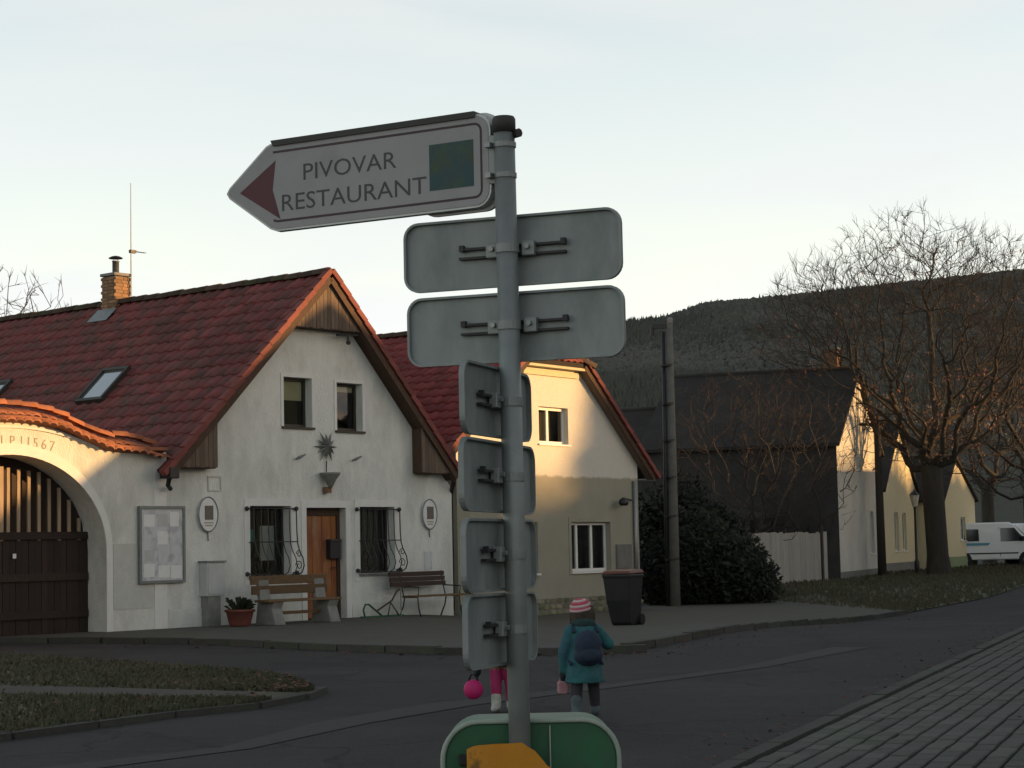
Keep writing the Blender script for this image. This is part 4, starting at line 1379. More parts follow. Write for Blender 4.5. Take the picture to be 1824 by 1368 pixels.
for x in (-.62, .66):
    MB().tube([(x, -.30, -.01), (x, -.24, .18), (x, -.22, .40), (x, .16, .40), (x, .22, .62), (x, .28, .92)], .016, 6).tube([(x, .30, -.01), (x, .18, .22), (x, .14, .40)], .016, 6).tube([(x, -.22, .40), (x, -.26, .60), (x, .19, .62)], .014, 6).build('leg_frame', 'iron', b, smooth=True)
b = loc1('bicycle_rack', 'low green and rust steel bicycle rack beside the dark bench', 'bicycle rack', .95, -.45)
MB().tube([(-.62, 0, .02), (-.66, .0, .16), (-.60, .0, .26), (-.50, .0, .26), (-.12, .0, .02)], .020, 6).build('loop', 'bin_green', b, smooth=True)
MB().tube([(-.25, .02, .12), (.02, .02, .24), (.20, .02, .32), (.34, .02, .50), (.52, .02, .58), (.62, .02, .57)], .018, 6).build('loop', 'wood_brown', b, smooth=True)
MB().tube([(.02, -.03, .02), (.10, -.03, .28), (.34, -.03, .02)], .016, 6).build('loop', 'wood_brown', b, smooth=True)
MB().tube([(.42, -.02, .56), (.42, -.02, -.01)], .015, 6).build('post', 'zinc', b)
MB().box(-.7, .5, -.03, .05, -.01, .03).build('base_rail', 'bin_green', b)
b = loc1('plant_pot', 'dark red round plant pot with a sparse winter plant beside the wooden bench', 'plant pot', -3.42, -.9)
MB().lathe([(.17, 0), (.20, .05), (.25, .26), (.28, .27), (.28, .31), (.24, .31), (.22, .27), (.0, .26)], 16).build('pot', 'terracotta', b, smooth=True)
lf = MB(); random.seed(5)
for k in range(70):
    a = random.uniform(0, 6.28); r_ = random.uniform(0, .22); h = random.uniform(.28, .55)
    lx, ly = math.cos(a) * random.uniform(.05, .30), math.sin(a) * random.uniform(.05, .30)
    p0 = Vector((math.cos(a) * r_ * .6, math.sin(a) * r_ * .6, .26)); p1 = Vector((lx, ly, h)); s_ = Vector((-math.sin(a), math.cos(a), 0)) * .02
    lf.add([p0 - s_ * .4, p0 + s_ * .4, p1 + s_, p1 + Vector((lx, ly, -.05)) * .25, p1 - s_], [(0, 1, 2, 3, 4)])
lf.build('foliage', 'pot_leaf', b)

# ------------------------------------------------------------------ wheelie bin
wb = thing('wheelie_bin', 'black wheelie bin with reddish lid on the pavement by the two tone house', 'waste bin', (1.93, 35.4, gz(1.93, 35.4) + .08), R(-30))
bb = MB()
rings = [(.0, .19, .20, .10), (.06, .20, .21, .06), (.45, .235, .25, .0), (.84, .265, .28, -.02), (.88, .28, .295, -.02), (.92, .28, .295, -.02)]
for z, hx_, hy_, oy in rings:
    bb.v.extend([(-hx_, -hy_ + oy, z), (hx_, -hy_ + oy, z), (hx_, hy_ + oy, z), (-hx_, hy_ + oy, z)])
for i in range(len(rings) - 1):
    for k in range(4):
        bb.f.append((i * 4 + k, i * 4 + (k + 1) % 4, i * 4 + 4 + (k + 1) % 4, i * 4 + 4 + k))
bb.f.append((3, 2, 1, 0)); bb.f.append(tuple(len(bb.v) - 4 + k for k in range(4)))
bb.build('body', 'bin_black', wb, bevel=.02)
MB().add([(-.29, -.33, .925), (.29, -.33, .925), (.29, .29, .935), (-.29, .29, .935), (-.25, -.28, .975), (.25, -.28, .975), (.25, .24, 1.0), (-.25, .24, 1.0)],
         [(0, 3, 2, 1), (4, 5, 6, 7), (0, 1, 5, 4), (1, 2, 6, 5), (2, 3, 7, 6), (3, 0, 4, 7)]).build('lid', 'bin_lid', wb, bevel=.015)
MB().tube([(-.22, .32, .93), (.22, .32, .93)], .018, 8).build('handle', 'bin_black', wb)
for x in (-.23, .23):
    MB().tube([(x - .03, .22, .10), (x + .03, .22, .10)], .10, 14).build('wheel', 'tyre', wb)

# ------------------------------------------------------------------ concrete power pole
up_ = thing('power_pole', 'concrete power pole with strapped cable conduit and small top bracket', 'utility pole', (4.06, 50.5, gz(4.06, 50.5) + .05))
MB().tube([(0, 0, -.3), (.02, 0, 3.2), (.05, 0, 7.3)], [.145, .125, .085], 12).build('shaft', 'concrete_pole', up_, smooth=True)
MB().tube([(-.19, -.02, -.2), (-.16, -.02, 3.2), (-.11, 0, 7.1)], [.055, .055, .05], 8).build('conduit', 'dark_metal', up_, smooth=True)
for z in (1.2, 2.3, 3.3, 4.25, 5.2, 6.2):
    MB().tube([(-.04, 0, z), (-.045, 0, z + .05)], .20 - z * .006, 10).build('strap', 'dark_metal', up_)
MB().bar((-.42, 0, 7.24), (.12, 0, 7.24), .09, .10).tube([(-.40, 0, 7.24), (-.40, 0, 7.0)], .05, 6).build('bracket', 'iron', up_)
MB().lathe([(.05, 0), (.09, .04), (.06, .08), (.09, .12), (.05, .18)], 10, (.07, 0, 7.29)).build('insulator', 'concrete', up_, smooth=True)

# ------------------------------------------------------------------ far houses on the right
def far_house(name, label, o, th, W_, eave, apex, xa, depth, wallm, roofm, windows=(), base=None, over=.25, chimney=None, sidem=None):
    h = thing(name, label, 'house', (o[0], o[1], 0), facade_rz(th))
    top = lambda x: (eave + (apex - eave) * x / xa) if x <= xa else (apex + (eave - apex) * (x - xa) / (W_ - xa))
    mb = MB()
    wall_sheet(mb, [0, xa, W_], -.3, top, [dict(x0=a, x1=b, z0=c, z1=d) for a, b, c, d in windows], 0, .18)
    mb.build('wall', wallm, h)
    for x in (0, W_):
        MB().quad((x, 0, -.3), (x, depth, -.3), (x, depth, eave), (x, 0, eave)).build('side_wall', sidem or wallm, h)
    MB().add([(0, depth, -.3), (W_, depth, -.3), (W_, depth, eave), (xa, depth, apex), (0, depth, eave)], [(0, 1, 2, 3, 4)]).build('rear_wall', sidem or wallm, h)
    MB().box(.1, W_ - .1, depth * .5, depth * .5 + .05, 0, eave).build('room_partition', 'interior', h)
    for (a, b, c, d) in windows:
        window(h, a, b, c, d, .1, 'frame_white', .07, (.5,), (), True, 'frame_white', curtain=True)
    rb = MB()
    k = (apex - eave)
    for xe, ze in ((-over, eave - k * over / xa), (W_ + over, eave - k * over / (W_ - xa))):
        slab4(rb, [(xa, -.15, apex + .10), (xe, -.15, ze + .10), (xe, depth + .15, ze + .10), (xa, depth + .15, apex + .10)], .12)
    rb.build('roof', roofm, h)
    MB().tube([(xa, -.16, apex + .10), (xa, depth + .15, apex + .10)], .10, 8).build('ridge_cap', roofm, h, smooth=True)
    if base:
        MB().box(-.02, W_ + .02, -.03, .01, -.3, base[0]).build('plinth', base[1], h)
    if chimney:
        x, y, z0, z1 = chimney
        c = MB().box(x - .35, x + .35, y - .28, y + .28, z0, z1).build('chimney', 'brick', h)
        MB().box(x - .40, x + .40, y - .33, y + .33, z1, z1 + .08).build('chimney_cap', 'concrete', c)
    return h
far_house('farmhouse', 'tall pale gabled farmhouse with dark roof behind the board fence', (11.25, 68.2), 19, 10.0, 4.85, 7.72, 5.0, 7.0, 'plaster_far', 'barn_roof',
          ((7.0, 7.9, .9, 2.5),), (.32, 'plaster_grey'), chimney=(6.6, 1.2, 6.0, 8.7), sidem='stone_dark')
far_house('cottage', 'narrow ochre gabled cottage with two slim windows behind the lamp post', (15.8, 84.0), 22, 7.5, 3.65, 6.5, 3.6, 7.0, 'plaster_cream', 'barn_roof',
          ((2.2, 3.1, .9, 2.6), (4.0, 4.9, .9, 2.6)), (.4, 'plaster_grey'))
far_house('cream_house', 'cream gabled house with pale green base beside the white van', (19.75, 90.5), 26, 6.4, 3.3, 5.2, 2.5, 6.0, 'plaster_cream', 'barn_roof',
          ((3.2, 4.3, 1.3, 2.4),), (.55, 'green_base'))
# long low barn behind the shrubs
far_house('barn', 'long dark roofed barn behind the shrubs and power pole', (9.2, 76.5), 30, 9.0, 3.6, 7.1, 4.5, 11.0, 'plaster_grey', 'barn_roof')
# low shed roof behind the fence
sh = thing('lean_to_shed', 'low dark lean-to shed roof behind the board fence', 'shed', (7.9, 66.2, 0), facade_rz(28.5))
slabm = MB(); slab4(slabm, [(-1.0, -.2, 2.25), (2.2, -.2, 2.35), (2.2, 2.4, 2.8), (-1.0, 2.4, 2.7)], .10); slabm.build('roof', 'barn_roof', sh)
for x in (-.85, 2.05):
    MB().box(x - .06, x + .06, -.1, .02, -.1, 2.26).build('post', 'wood_pole', sh)
MB().box(-.9, 2.1, 2.2, 2.3, -.1, 2.7).build('back_wall', 'plaster_grey', sh)
MB().box(1.1, 1.7, 2.1, 2.19, 1.5, 2.2).build('window_board', 'plaster_far', sh)

# board fence
fe = thing('board_fence', 'pale weathered upright board fence between the dark shrub and farmhouse', 'fence', (7.30, 61.3, 0), facade_rz(28.5))
random.seed(3)
x = 0.0
while x < 6.9:
    w = random.uniform(.20, .30)
    MB().box(x + .002, x + w - .002, -.012 + random.uniform(-.003, .003), .02, .02, 1.70 + random.uniform(-.03, .03)).build('fence_board', 'wood_fence', fe)
    x += w
for z in (.4, 1.4):
    MB().box(0, 7.0, .022, .07, z, z + .09).build('fence_rail', 'wood_pole', fe)
for x in (0.0, 3.4, 6.6):
    MB().box(x - .07, x + .07, .072, .2, -.1, 1.85).build('fence_post', 'wood_pole', fe)
MB().box(6.45, 6.62, -.06, -.018, -.1, 1.95).build('gate_post', 'wood_pole', fe)

# street lamp, wooden pole, downpipe post
sl = thing('street_lamp', 'old style lantern street lamp with slim dark post before the ochre cottage', 'street lamp', (16.1, 79.0, 0))
MB().lathe([(.10, 0), (.10, .5), (.055, .6), (.045, 2.6), (.07, 2.66), (.03, 2.72)], 10).build('post', 'iron', sl, smooth=True)
MB().lathe([(.10, 0), (.20, .45), (.19, .45), (.0, .45)], 6, (0, 0, 2.72)).build('lantern', 'lamp_glass', sl)
MB().lathe([(.22, 0), (.12, .12), (.04, .18), (.02, .26)], 6, (0, 0, 3.17)).build('lantern_cap', 'iron', sl)
wp = thing('wooden_pole', 'slim dark wooden pole with a short crossarm before the farmhouse corner', 'utility pole', (13.62, 73.2, 0))
MB().tube([(0, 0, -.2), (0, 0, 6.0)], [.17, .12], 8).build('shaft', 'wood_pole', wp, smooth=True)
MB().bar((-.75, 0, 5.72), (.15, 0, 5.72), .09, .10).build('crossarm', 'wood_pole', wp)
for x in (-.68, -.4):
    MB().lathe([(.03, 0), (.05, .05), (.03, .12)], 8, (x, 0, 5.77)).build('insulator', 'concrete', wp)

# ------------------------------------------------------------------ white vans
def van(label, loc, rz):
    v = thing('van', label, 'van', loc, rz, None)
    prof = [(-2.45, .42), (-2.45, 1.0), (-2.40, 1.95), (-2.25, 2.12), (.85, 2.14), (1.12, 2.02), (1.72, 1.32), (2.30, 1.12), (2.45, .95), (2.48, .45), (2.3, .34), (-2.35, .34)]
    body = MB()
    n = len(prof)
    secs = []
    for y, inset in ((-.93, .0), (-.80, .0), (.80, .0), (.93, .0)):
        sec = []
        for px, pz in prof:
            k = smooth01((pz - 1.0) / 1.2)
            yy = y * (1 - .10 * k)
            sec.append((px * (1 if abs(y) < .9 else .985), yy, pz if abs(y) < .9 else .5 + (pz - .5) * .97))
        secs.append(sec)
    vv = [p for s_ in secs for p in s_]
    ff = [tuple(range(n)), tuple(reversed(range(3 * n, 4 * n)))]
    for i in range(3):
        for k in range(n):
            ff.append((i * n + k, i * n + n + k, i * n + n + (k + 1) % n, i * n + (k + 1) % n))
    body.add(vv, ff)
    body.build('body', 'car_white', v, bevel=.05, seg=3)
    for s_ in (-1, 1):
        y = s_ * .905
        def side(poly, off=.012):
            m_ = MB()
            P = [(px, s_ * (.93 * (1 - .10 * smooth01((pz - 1.0) / 1.2)) + off), pz) for px, pz in poly]
            Q = [(a, b - s_ * .03, c) for a, b, c in P]
            k = len(P)
            m_.add(P + Q, [tuple(range(k))] + [(i, (i + 1) % k, (i + 1) % k + k, i + k) for i in range(k)])
            return m_
        side([(.35, 1.22), (1.46, 1.22), (1.55, 1.30), (1.06, 1.86), (.35, 1.86)]).build('side_window', 'car_glass', v)
        side([(-2.0, 1.25), (-.75, 1.25), (-.75, 1.82), (-2.0, 1.82)]).build('side_window', 'car_glass', v)
        side([(-2.3, .62), (1.2, .62), (1.2, .68), (-2.3, .68)], .008).build('rub_strip', 'tyre', v)
        side([(-2.0, 1.04), (-.3, 1.04), (-.2, 1.16), (-2.0, 1.16)], .008).build('stripe', 'car_stripe', v)
        side([(.28, .5), (.30, .5), (.30, 1.9), (.28, 1.9)], .007).build('door_gap', 'tyre', v)
        side([(2.12, .86), (2.40, .82), (2.38, 1.0), (2.15, 1.06)], .014).build('headlight', 'lamp_glass', v)
        MB().box(1.36, 1.50, s_ * .93, s_ * 1.08, 1.22, 1.45).build('mirror', 'tyre', v, bevel=.02)
        for wx in (-1.55, 1.62):
            w = MB().tube([(wx, s_ * .74, .33), (wx, s_ * .955, .33)], .40, 22).build('wheel_arch', 'tyre', v)
            MB().tube([(wx, s_ * .80, .33), (wx, s_ * .965, .33)], .33, 22).build('tyre', 'tyre', w)
            MB().tube([(wx, s_ * .80, .33), (wx, s_ * .972, .33)], .19, 14).build('rim', 'rim', w)
    MB().add([(1.14, -.72, 1.99), (1.14, .72, 1.99), (1.72, .80, 1.34), (1.72, -.80, 1.34), (1.16, -.72, 2.01), (1.16, .72, 2.01), (1.74, .80, 1.36), (1.74, -.80, 1.36)],
             [(4, 5, 6, 7), (0, 1, 5, 4), (2, 3, 7, 6)]).build('windscreen', 'car_glass', v)
    MB().box(2.42, 2.54, -.85, .85, .36, .58).build('bumper', 'tyre', v, bevel=.03)
    return v
van('white panel van parked beside the cream house', (22.9, 95.5, 0), R(8))
van('white van parked beyond the other van, mostly out of view', (28.4, 104.0, 0), R(14))

# ------------------------------------------------------------------ trees
import numpy as np
def bare_tree(name, label, loc, fork, crown, r_, seed, n=2400, twigs=3, barkm='bark', twigm='twig', leaf=0.0, tip=.009, bf=.42, expo=2.35, twig_len=.45, lean=(0, 0), vase=0.0):
    """branching crown: points filling an uneven ellipsoid are joined one by one to the nearest-by-path node;
    radii follow the pipe rule. crown = (centre z, half width, half height, offset x)"""
    g = np.random.default_rng(seed)
    t = thing(name, label, 'tree', loc)
    cz, cw, chh, cx_ = crown
    P = [np.array([lean[0] * f, lean[1] * f, fork * f - .3 * (1 - f)]) for f in (0, .25, .5, .75, 1.0)]
    par = [-1, 0, 1, 2, 3]
    pl = [0, 0, 0, 0, 0.0]
    pts = []
    while len(pts) < n:
        q = g.normal(size=3); q /= np.linalg.norm(q)
        rad = g.uniform(.12, 1.0) ** .42
        rad *= 1 + .16 * mnoise.noise(Vector(q * 2.2) + Vector((seed, 0, 0))) + .10 * mnoise.noise(Vector(q * 5) + Vector((0, seed, 0)))
        p = np.array([cx_ + q[0] * cw * rad, q[1] * cw * rad, cz + q[2] * chh * rad])
        hor = math.hypot(p[0] - cx_, p[1])
        if p[2] < fork * .85 + .25 * hor * (1 if hor < cw * .6 else .4):
            continue
        if vase and p[2] < fork + vase * (hor - .6) and g.random() < .94:
            continue
        pts.append(p)
    f0 = P[4]
    pts.sort(key=lambda p: np.linalg.norm(p - f0))
    N = len(pts) * 4 + 10
    A = np.zeros((N, 3)); L = np.full(N, 1e9); m_ = 5
    A[:5] = np.array(P); L[:5] = pl
    L[:3] = 1e6
    par = list(par)
    for p in pts:
        d = np.linalg.norm(A[:m_] - p, axis=1)
        k = int(np.argmin(d + bf * L[:m_]))
        seg = d[k]
        ns = max(1, min(3, int(seg / .45)))
        base = A[k].copy(); prev = k
        for j in range(1, ns + 1):
            q = base + (p - base) * (j / ns)
            if j < ns:
                q = q + g.normal(size=3) * seg * .05 - np.array([0, 0, .05 * seg * math.sin(math.pi * j / ns)])
            A[m_] = q; L[m_] = L[prev] + seg / ns; par.append(prev); prev = m_; m_ += 1
    kids = [[] for _ in range(m_)]
    for i in range(1, m_):
        kids[par[i]].append(i)
    rr = np.zeros(m_)
    for i in range(m_ - 1, -1, -1):
        rr[i] = tip if not kids[i] else sum(rr[k] ** expo for k in kids[i]) ** (1 / expo)
    sc = r_ / rr[0]
    rr = np.where(rr > tip * 2.2, rr * (1 + (sc - 1) * np.clip((rr - tip * 2.2) / (rr[0] - tip * 2.2), 0, 1) ** .8), rr)
    mb, tw = MB(), MB()
    def chain(i0, first):
        c = [i0, first]
        while kids[c[-1]]:
            c.append(max(kids[c[-1]], key=lambda k: rr[k]))
        return c
    stack = [(0, kids[0][0])]
    while stack:
        i0, fi = stack.pop()
        c = chain(i0, fi)
        for q in c[1:]:
            if kids[q]:
                big = max(kids[q], key=lambda k: rr[k])
                stack.extend((q, k) for k in kids[q] if k != big)
        R_ = [float(min(rr[q], rr[c[1]])) for q in c]
        mx_ = R_[1]
        sd = 10 if mx_ > .15 else 7 if mx_ > .06 else 5 if mx_ > .03 else 3
        if i0 == 0:
            R_[0] *= 1.35
        (mb if mx_ > .045 else tw).tube([tuple(A[q]) for q in c], R_, sd, cap=False)
    lv = []
    for i in range(5, m_):
        if not kids[i]:
            d0 = A[i] - A[par[i]]; d0 = d0 / (np.linalg.norm(d0) + 1e-9)
            lv.append(A[i])
            for k in range(twigs):
                d1 = d0 + g.normal(size=3) * .45 + np.array([0, 0, .45]); d1 /= np.linalg.norm(d1)
                st = A[par[i]] + (A[i] - A[par[i]]) * g.uniform(.2, 1)
                ln = twig_len * g.uniform(.5, 1.3)
                d2 = d1 + g.normal(size=3) * .25
                tw.tube([tuple(st), tuple(st + d1 * ln * .5), tuple(st + d1 * ln * .5 + d2 * ln * .5)], [tip * .8, tip * .65, tip * .35], 3, cap=False)
    mb.build('trunk', barkm, t, smooth=True)
    tw.build('crown', twigm, t, smooth=True)
    if leaf:
        lm = MB(); rg_ = random.Random(seed)
        for c in lv:
            low = 1.5 if c[2] < cz - .15 * chh else .10
            if rg_.random() < leaf * low:
                for _ in range(rg_.randint(3, 7)):
                    p = Vector(c) + Vector((rg_.gauss(0, .16), rg_.gauss(0, .16), rg_.gauss(0, .13)))
                    a_ = Vector((rg_.gauss(0, 1), rg_.gauss(0, 1), rg_.gauss(0, 1))).normalized() * rg_.uniform(.04, .08)
                    b_ = a_.orthogonal().normalized() * a_.length * .7
                    lm.add([p - a_, p + b_, p + a_, p - b_], [(0, 1, 2, 3)])
        tag(lm.build('dead_leaves', 'dead_leaf', t), kind='stuff')
    return t
bare_tree('bare_tree', 'big spreading bare tree with thick dark trunk on the grass verge', (15.70, 73.0, .05), 4.0, (7.9, 7.0, 5.4, -.2), .41, 12, 5600, 5, leaf=.30, twig_len=.46, tip=.008, lean=(-.15, 0), vase=.78)
bare_tree('bare_tree', 'bare garden tree with thin twigs before the barn roof', (7.6, 63.8, 0), 1.2, (4.2, 2.9, 2.9, 0), .12, 31, 900, 3, 'wood_pole', 'far_twig', tip=.008)
bare_tree('bare_tree', 'small bare tree leaning above the board fence', (10.3, 68.6, 0), 1.2, (4.4, 2.3, 3.0, -.4), .11, 44, 700, 3, 'wood_pole', 'far_twig', tip=.008)
bare_tree('bare_tree', 'bare tree crown rising behind the long tiled roof', (-20.4, 76.0, 0), 4.0, (8.6, 4.6, 4.4, 0), .34, 77, 800, 3, tip=.012)
bare_tree('bare_tree', 'bare tree behind the cream house and vans', (26.5, 110.0, 0), 4.0, (8.4, 5.2, 4.8, 0), .36, 53, 900, 3, twigm='far_twig', tip=.014)
bare_tree('bare_tree', 'bare roadside tree with rusty leaves on the far verge beyond the lamp', (22.6, 86.0, 0), 3.2, (7.6, 5.0, 5.0, 0), .32, 91, 1200, 3, leaf=.25, tip=.011)

# dark evergreen shrub by the power pole
def leaf_mass(mb, blobs, n, size, rng):
    for _ in range(n):
        c, r_ = rng.choices(blobs, weights=[b[1][0] * b[1][2] for b in blobs])[0]
        d = Vector((rng.gauss(0, 1), rng.gauss(0, 1), rng.gauss(0, 1))).normalized()
        f = rng.uniform(.55, 1.06) * (1 + .16 * mnoise.noise(d * 2.3 + Vector(c)))
        p = Vector(c) + Vector((d.x * r_[0], d.y * r_[1], d.z * r_[2])) * f
        if p.z < .02:
            continue
        a = Vector((rng.gauss(0, 1), rng.gauss(0, 1), rng.gauss(0, 1))).normalized() * size * rng.uniform(.6, 1.4)
        b = a.orthogonal().normalized() * a.length * .55
        mb.add([p - a, p + b, p + a * 1.1, p - b], [(0, 1, 2, 3)])
rng = random.Random(8)
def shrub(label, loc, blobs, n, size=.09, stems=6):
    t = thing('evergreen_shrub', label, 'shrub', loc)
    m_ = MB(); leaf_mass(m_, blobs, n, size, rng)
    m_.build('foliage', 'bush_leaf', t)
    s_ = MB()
    for k in range(stems):
        c, r_ = blobs[k % len(blobs)]
        s_.tube([(c[0] * .4, c[1] * .4, -.1), (c[0] + rng.uniform(-.2, .2), c[1], c[2])], [.05, .02], 5)
    s_.build('stems', 'wood_pole', t)
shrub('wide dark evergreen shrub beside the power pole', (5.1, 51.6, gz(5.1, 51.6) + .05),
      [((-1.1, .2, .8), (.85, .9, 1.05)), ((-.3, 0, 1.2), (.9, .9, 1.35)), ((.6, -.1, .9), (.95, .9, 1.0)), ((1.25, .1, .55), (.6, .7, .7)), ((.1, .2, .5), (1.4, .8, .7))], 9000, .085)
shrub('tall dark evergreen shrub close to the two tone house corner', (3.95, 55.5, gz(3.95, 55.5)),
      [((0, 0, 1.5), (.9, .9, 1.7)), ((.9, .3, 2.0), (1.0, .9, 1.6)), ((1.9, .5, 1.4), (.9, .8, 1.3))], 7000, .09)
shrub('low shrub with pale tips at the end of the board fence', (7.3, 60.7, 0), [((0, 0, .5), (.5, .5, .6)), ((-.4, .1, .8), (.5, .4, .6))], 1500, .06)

# ================================================================== SIGNPOST
PX, PY, PZ = .0052, 6.26, .095
LEAN = -.0052
def pole_x(z):
    return PX + LEAN * (z - .1)
sp_ = thing('sign_pole', 'grey galvanised steel sign pole with plastic cap in the pavement', 'sign pole', (PX, PY, PZ))
MB().tube([(0, 0, -.2), (LEAN * 2.70, 0, 2.655)], .035, 20).build('tube', 'galv', sp_, smooth=True)
MB().lathe([(.038, -.01), (.038, .035), (.034, .043), (.0, .045)], 20, (LEAN * 2.65, 0, 2.655)).build('cap', 'cap_plastic', sp_, smooth=True)

def rrect(x0, x1, z0, z1, r_, n=6):
    P = []
    for cx_, cz_, a0 in ((x1 - r_, z1 - r_, 0), (x0 + r_, z1 - r_, 90), (x0 + r_, z0 + r_, 180), (x1 - r_, z0 + r_, 270)):
        for k in range(n + 1):
            a = R(a0 + 90 * k / n)
            P.append((cx_ + r_ * math.cos(a), cz_ + r_ * math.sin(a)))
    return P
def inset_poly(P, d):
    """rough inward offset towards the centroid line, for convex outlines"""
    n = len(P); out = []
    area = sum(P[i][0] * P[(i + 1) % n][1] - P[(i + 1) % n][0] * P[i][1] for i in range(n))
    sg = 1 if area > 0 else -1
    for i in range(n):
        a, b, c = Vector(P[i - 1]), Vector(P[i]), Vector(P[(i + 1) % n])
        e1, e2 = (b - a), (c - b)
        if e1.length < 1e-9: e1 = e2
        if e2.length < 1e-9: e2 = e1
        n1 = Vector((-e1.y, e1.x)).normalized() * sg; n2 = Vector((-e2.y, e2.x)).normalized() * sg
        m_ = (n1 + n2)
        m_ = m_.normalized() if m_.length > 1e-6 else n1
        out.append(tuple(b + m_ * d / max(.4, m_.dot(n1))))
    return out
def pan(P, y_front, lip, wall=.008):
    """sheet plate with a folded rim that stands towards -y"""
    Q = inset_poly(P, wall); n = len(P)
    m_ = MB()
    m_.add([(x, y_front, z) for x, z in P] + [(x, y_front + lip, z) for x, z in P] + [(x, y_front, z) for x, z in Q] + [(x, y_front + lip - .003, z) for x, z in Q],
           [(i, (i + 1) % n, (i + 1) % n + n, i + n) for i in range(n)] + [(i, i + 2 * n, (i + 1) % n + 2 * n, (i + 1) % n) for i in range(n)] +
           [(i + 2 * n, i + 3 * n, (i + 1) % n + 3 * n, (i + 1) % n + 2 * n) for i in range(n)] + [tuple(range(3 * n, 4 * n)), tuple(reversed(range(n, 2 * n)))])
    return m_
def back_plate(label, theta, zc, x0, x1, hh, off=.055, group=None, roll=0.0):
    """a sign seen from behind: folded pan, two rails, clamp round the pole"""
    t = thing('sign_plate', label, 'sign', (pole_x(zc), PY, zc), facade_rz(theta), group)
    t.rotation_euler = (0, roll, facade_rz(theta))
    P = rrect(x0, x1, -hh, hh, .052)
    pan(P, off - .012, .018).build('plate', 'galv_plate', t)
    for s_ in (1, -1):
        z = s_ * .015
        MB().box(-.185, .185, off - .016, off + .001, z - .004, z + .004).build('rail', 'dark_metal', t)
    cl_ = MB()
    cl_.tube([(0, 0, -.014), (0, 0, .014)], .0385, 18)
    cl_.build('clamp', 'galv', t, smooth=False)
    for x in (-.062, .062):
        MB().box(x - .022, x + .022, off - .032, off - .004, -.022, .026).build('bracket', 'galv', t, bevel=.003)
        MB().tube([(x, off - .045, .006), (x, off - .02, .006)], .009, 6).build('bolt', 'zinc', t)
    for x in (-.175, .178):
        MB().box(x - .008, x + .008, off - .02, off - .004, .008, .028).build('rail_stop', 'dark_metal', t)
    return t
back_plate('grey back of a rounded rectangular sign, upper of two below the arrow', 111, 2.362, -.385, .372, .116)
back_plate('grey back of a rounded rectangular sign, lower of two below the arrow', 111, 2.113, -.378, .374, .114)
cgrp = 'edge-on sign plates down the pole'
for i, (zc, lab, dth) in enumerate(((1.866, 'steeply turned grey sign back, topmost of four, touching the rectangular signs', 0), (1.626, 'steeply turned grey sign back, second of four down the pole', .5),
                        (1.379, 'steeply turned grey sign back, third of four down the pole', -.6), (1.144, 'steeply turned grey sign back, lowest of four, above the litter bin', -1.5))):
    back_plate(lab, 18 + dth, zc, -.335 - .016 * i, .345 + .012 * i, .114, .052, cgrp, roll=(.0, .01, .0, .012)[i])

# arrow sign
ar = thing('arrow_sign', 'white arrow sign reading PIVOVAR RESTAURANT pointing left', 'sign', (pole_x(2.65), PY, 0), facade_rz(119))
def arrow_poly(d=0.0, xr=-.045):
    P = []
    x1 = xr
    P += [(x1, 2.505 + .058), (x1, 2.815 - .058)]
    for k in range(1, 6):
        a = R(90 * k / 6); P.append((x1 - .058 + .058 * math.cos(a), 2.815 - .058 + .058 * math.sin(a)))
    P += [(x1 - .058, 2.815), (-.915, 2.815), (-.94, 2.806)]
    P += [(-1.100, 2.676), (-1.112, 2.657), (-1.100, 2.638), (-.925, 2.514), (-.90, 2.505)]
    P += [(x1 - .058, 2.505)]
    for k in range(1, 6):
        a = R(270 + 90 * k / 6); P.append((x1 - .058 + .058 * math.cos(a), 2.505 + .058 + .058 * math.sin(a)))
    return P
AP_ = arrow_poly()
MB().prism(AP_, -.012, .016).build('panel', 'sign_edge', ar)
face = inset_poly(AP_, .007)
MB().prism(face, -.0145, -.012).build('face', 'sign_white', ar)
# dark border line
bo, bi = inset_poly(AP_, .030), inset_poly(AP_, .038)
keep = [i for i in range(len(AP_)) if AP_[i][0] > -.92]
bl = MB(); n = len(AP_)
for i in range(n):
    j = (i + 1) % n
    if AP_[i][0] > -.93 and AP_[j][0] > -.93:
        bl.quad((bo[i][0], -.0152, bo[i][1]), (bo[j][0], -.0152, bo[j][1]), (bi[j][0], -.0152, bi[j][1]), (bi[i][0], -.0152, bi[i][1]))
bl.build('border', 'sign_line', ar)
# dark rail along the top edge, seen from below
MB().prism([(-.915, 2.822), (-.10, 2.822), (-.10, 2.802), (-.905, 2.802)], -.022, .022).build('top_rail', 'cap_plastic', ar)
MB().prism([(-1.052, 2.653), (-.898, 2.752), (-.912, 2.65), (-.880, 2.545)], -.0152, -.0146).build('arrow_head', 'sign_red', ar)
MB().prism([(-.277, 2.577), (-.108, 2.577), (-.108, 2.731), (-.277, 2.731)], -.0152, -.0146).build('green_emblem', 'sign_green', ar)
lt = MB()
Mx = Matrix.Rotation(math.pi / 2, 4, 'X')
def sized_text(body, x0, x1, zb, capH):
    tmp = MB()
    w = text_mb(body, capH / .729 * 1.0, Matrix.Identity(4), tmp, extrude=.0002)
    xs_ = [v[0] for v in tmp.v]; ys_ = [v[1] for v in tmp.v]
    kx = (x1 - x0) / (max(xs_) - min(xs_)); ky = capH / (max(ys_) - min(ys_))
    lt.add([(x0 + (v[0] - min(xs_)) * kx, -.0150 - v[2] * 1.0, zb + (v[1] - min(ys_)) * ky) for v in tmp.v], tmp.f)
sized_text('PIVOVAR', -.782, -.405, 2.670, .057)
lt.build('lettering', 'sign_letter', ar)
lt = MB()
sized_text('RESTAURANT', -.873, -.289, 2.571, .058)
lt.build('lettering', 'sign_letter', ar)
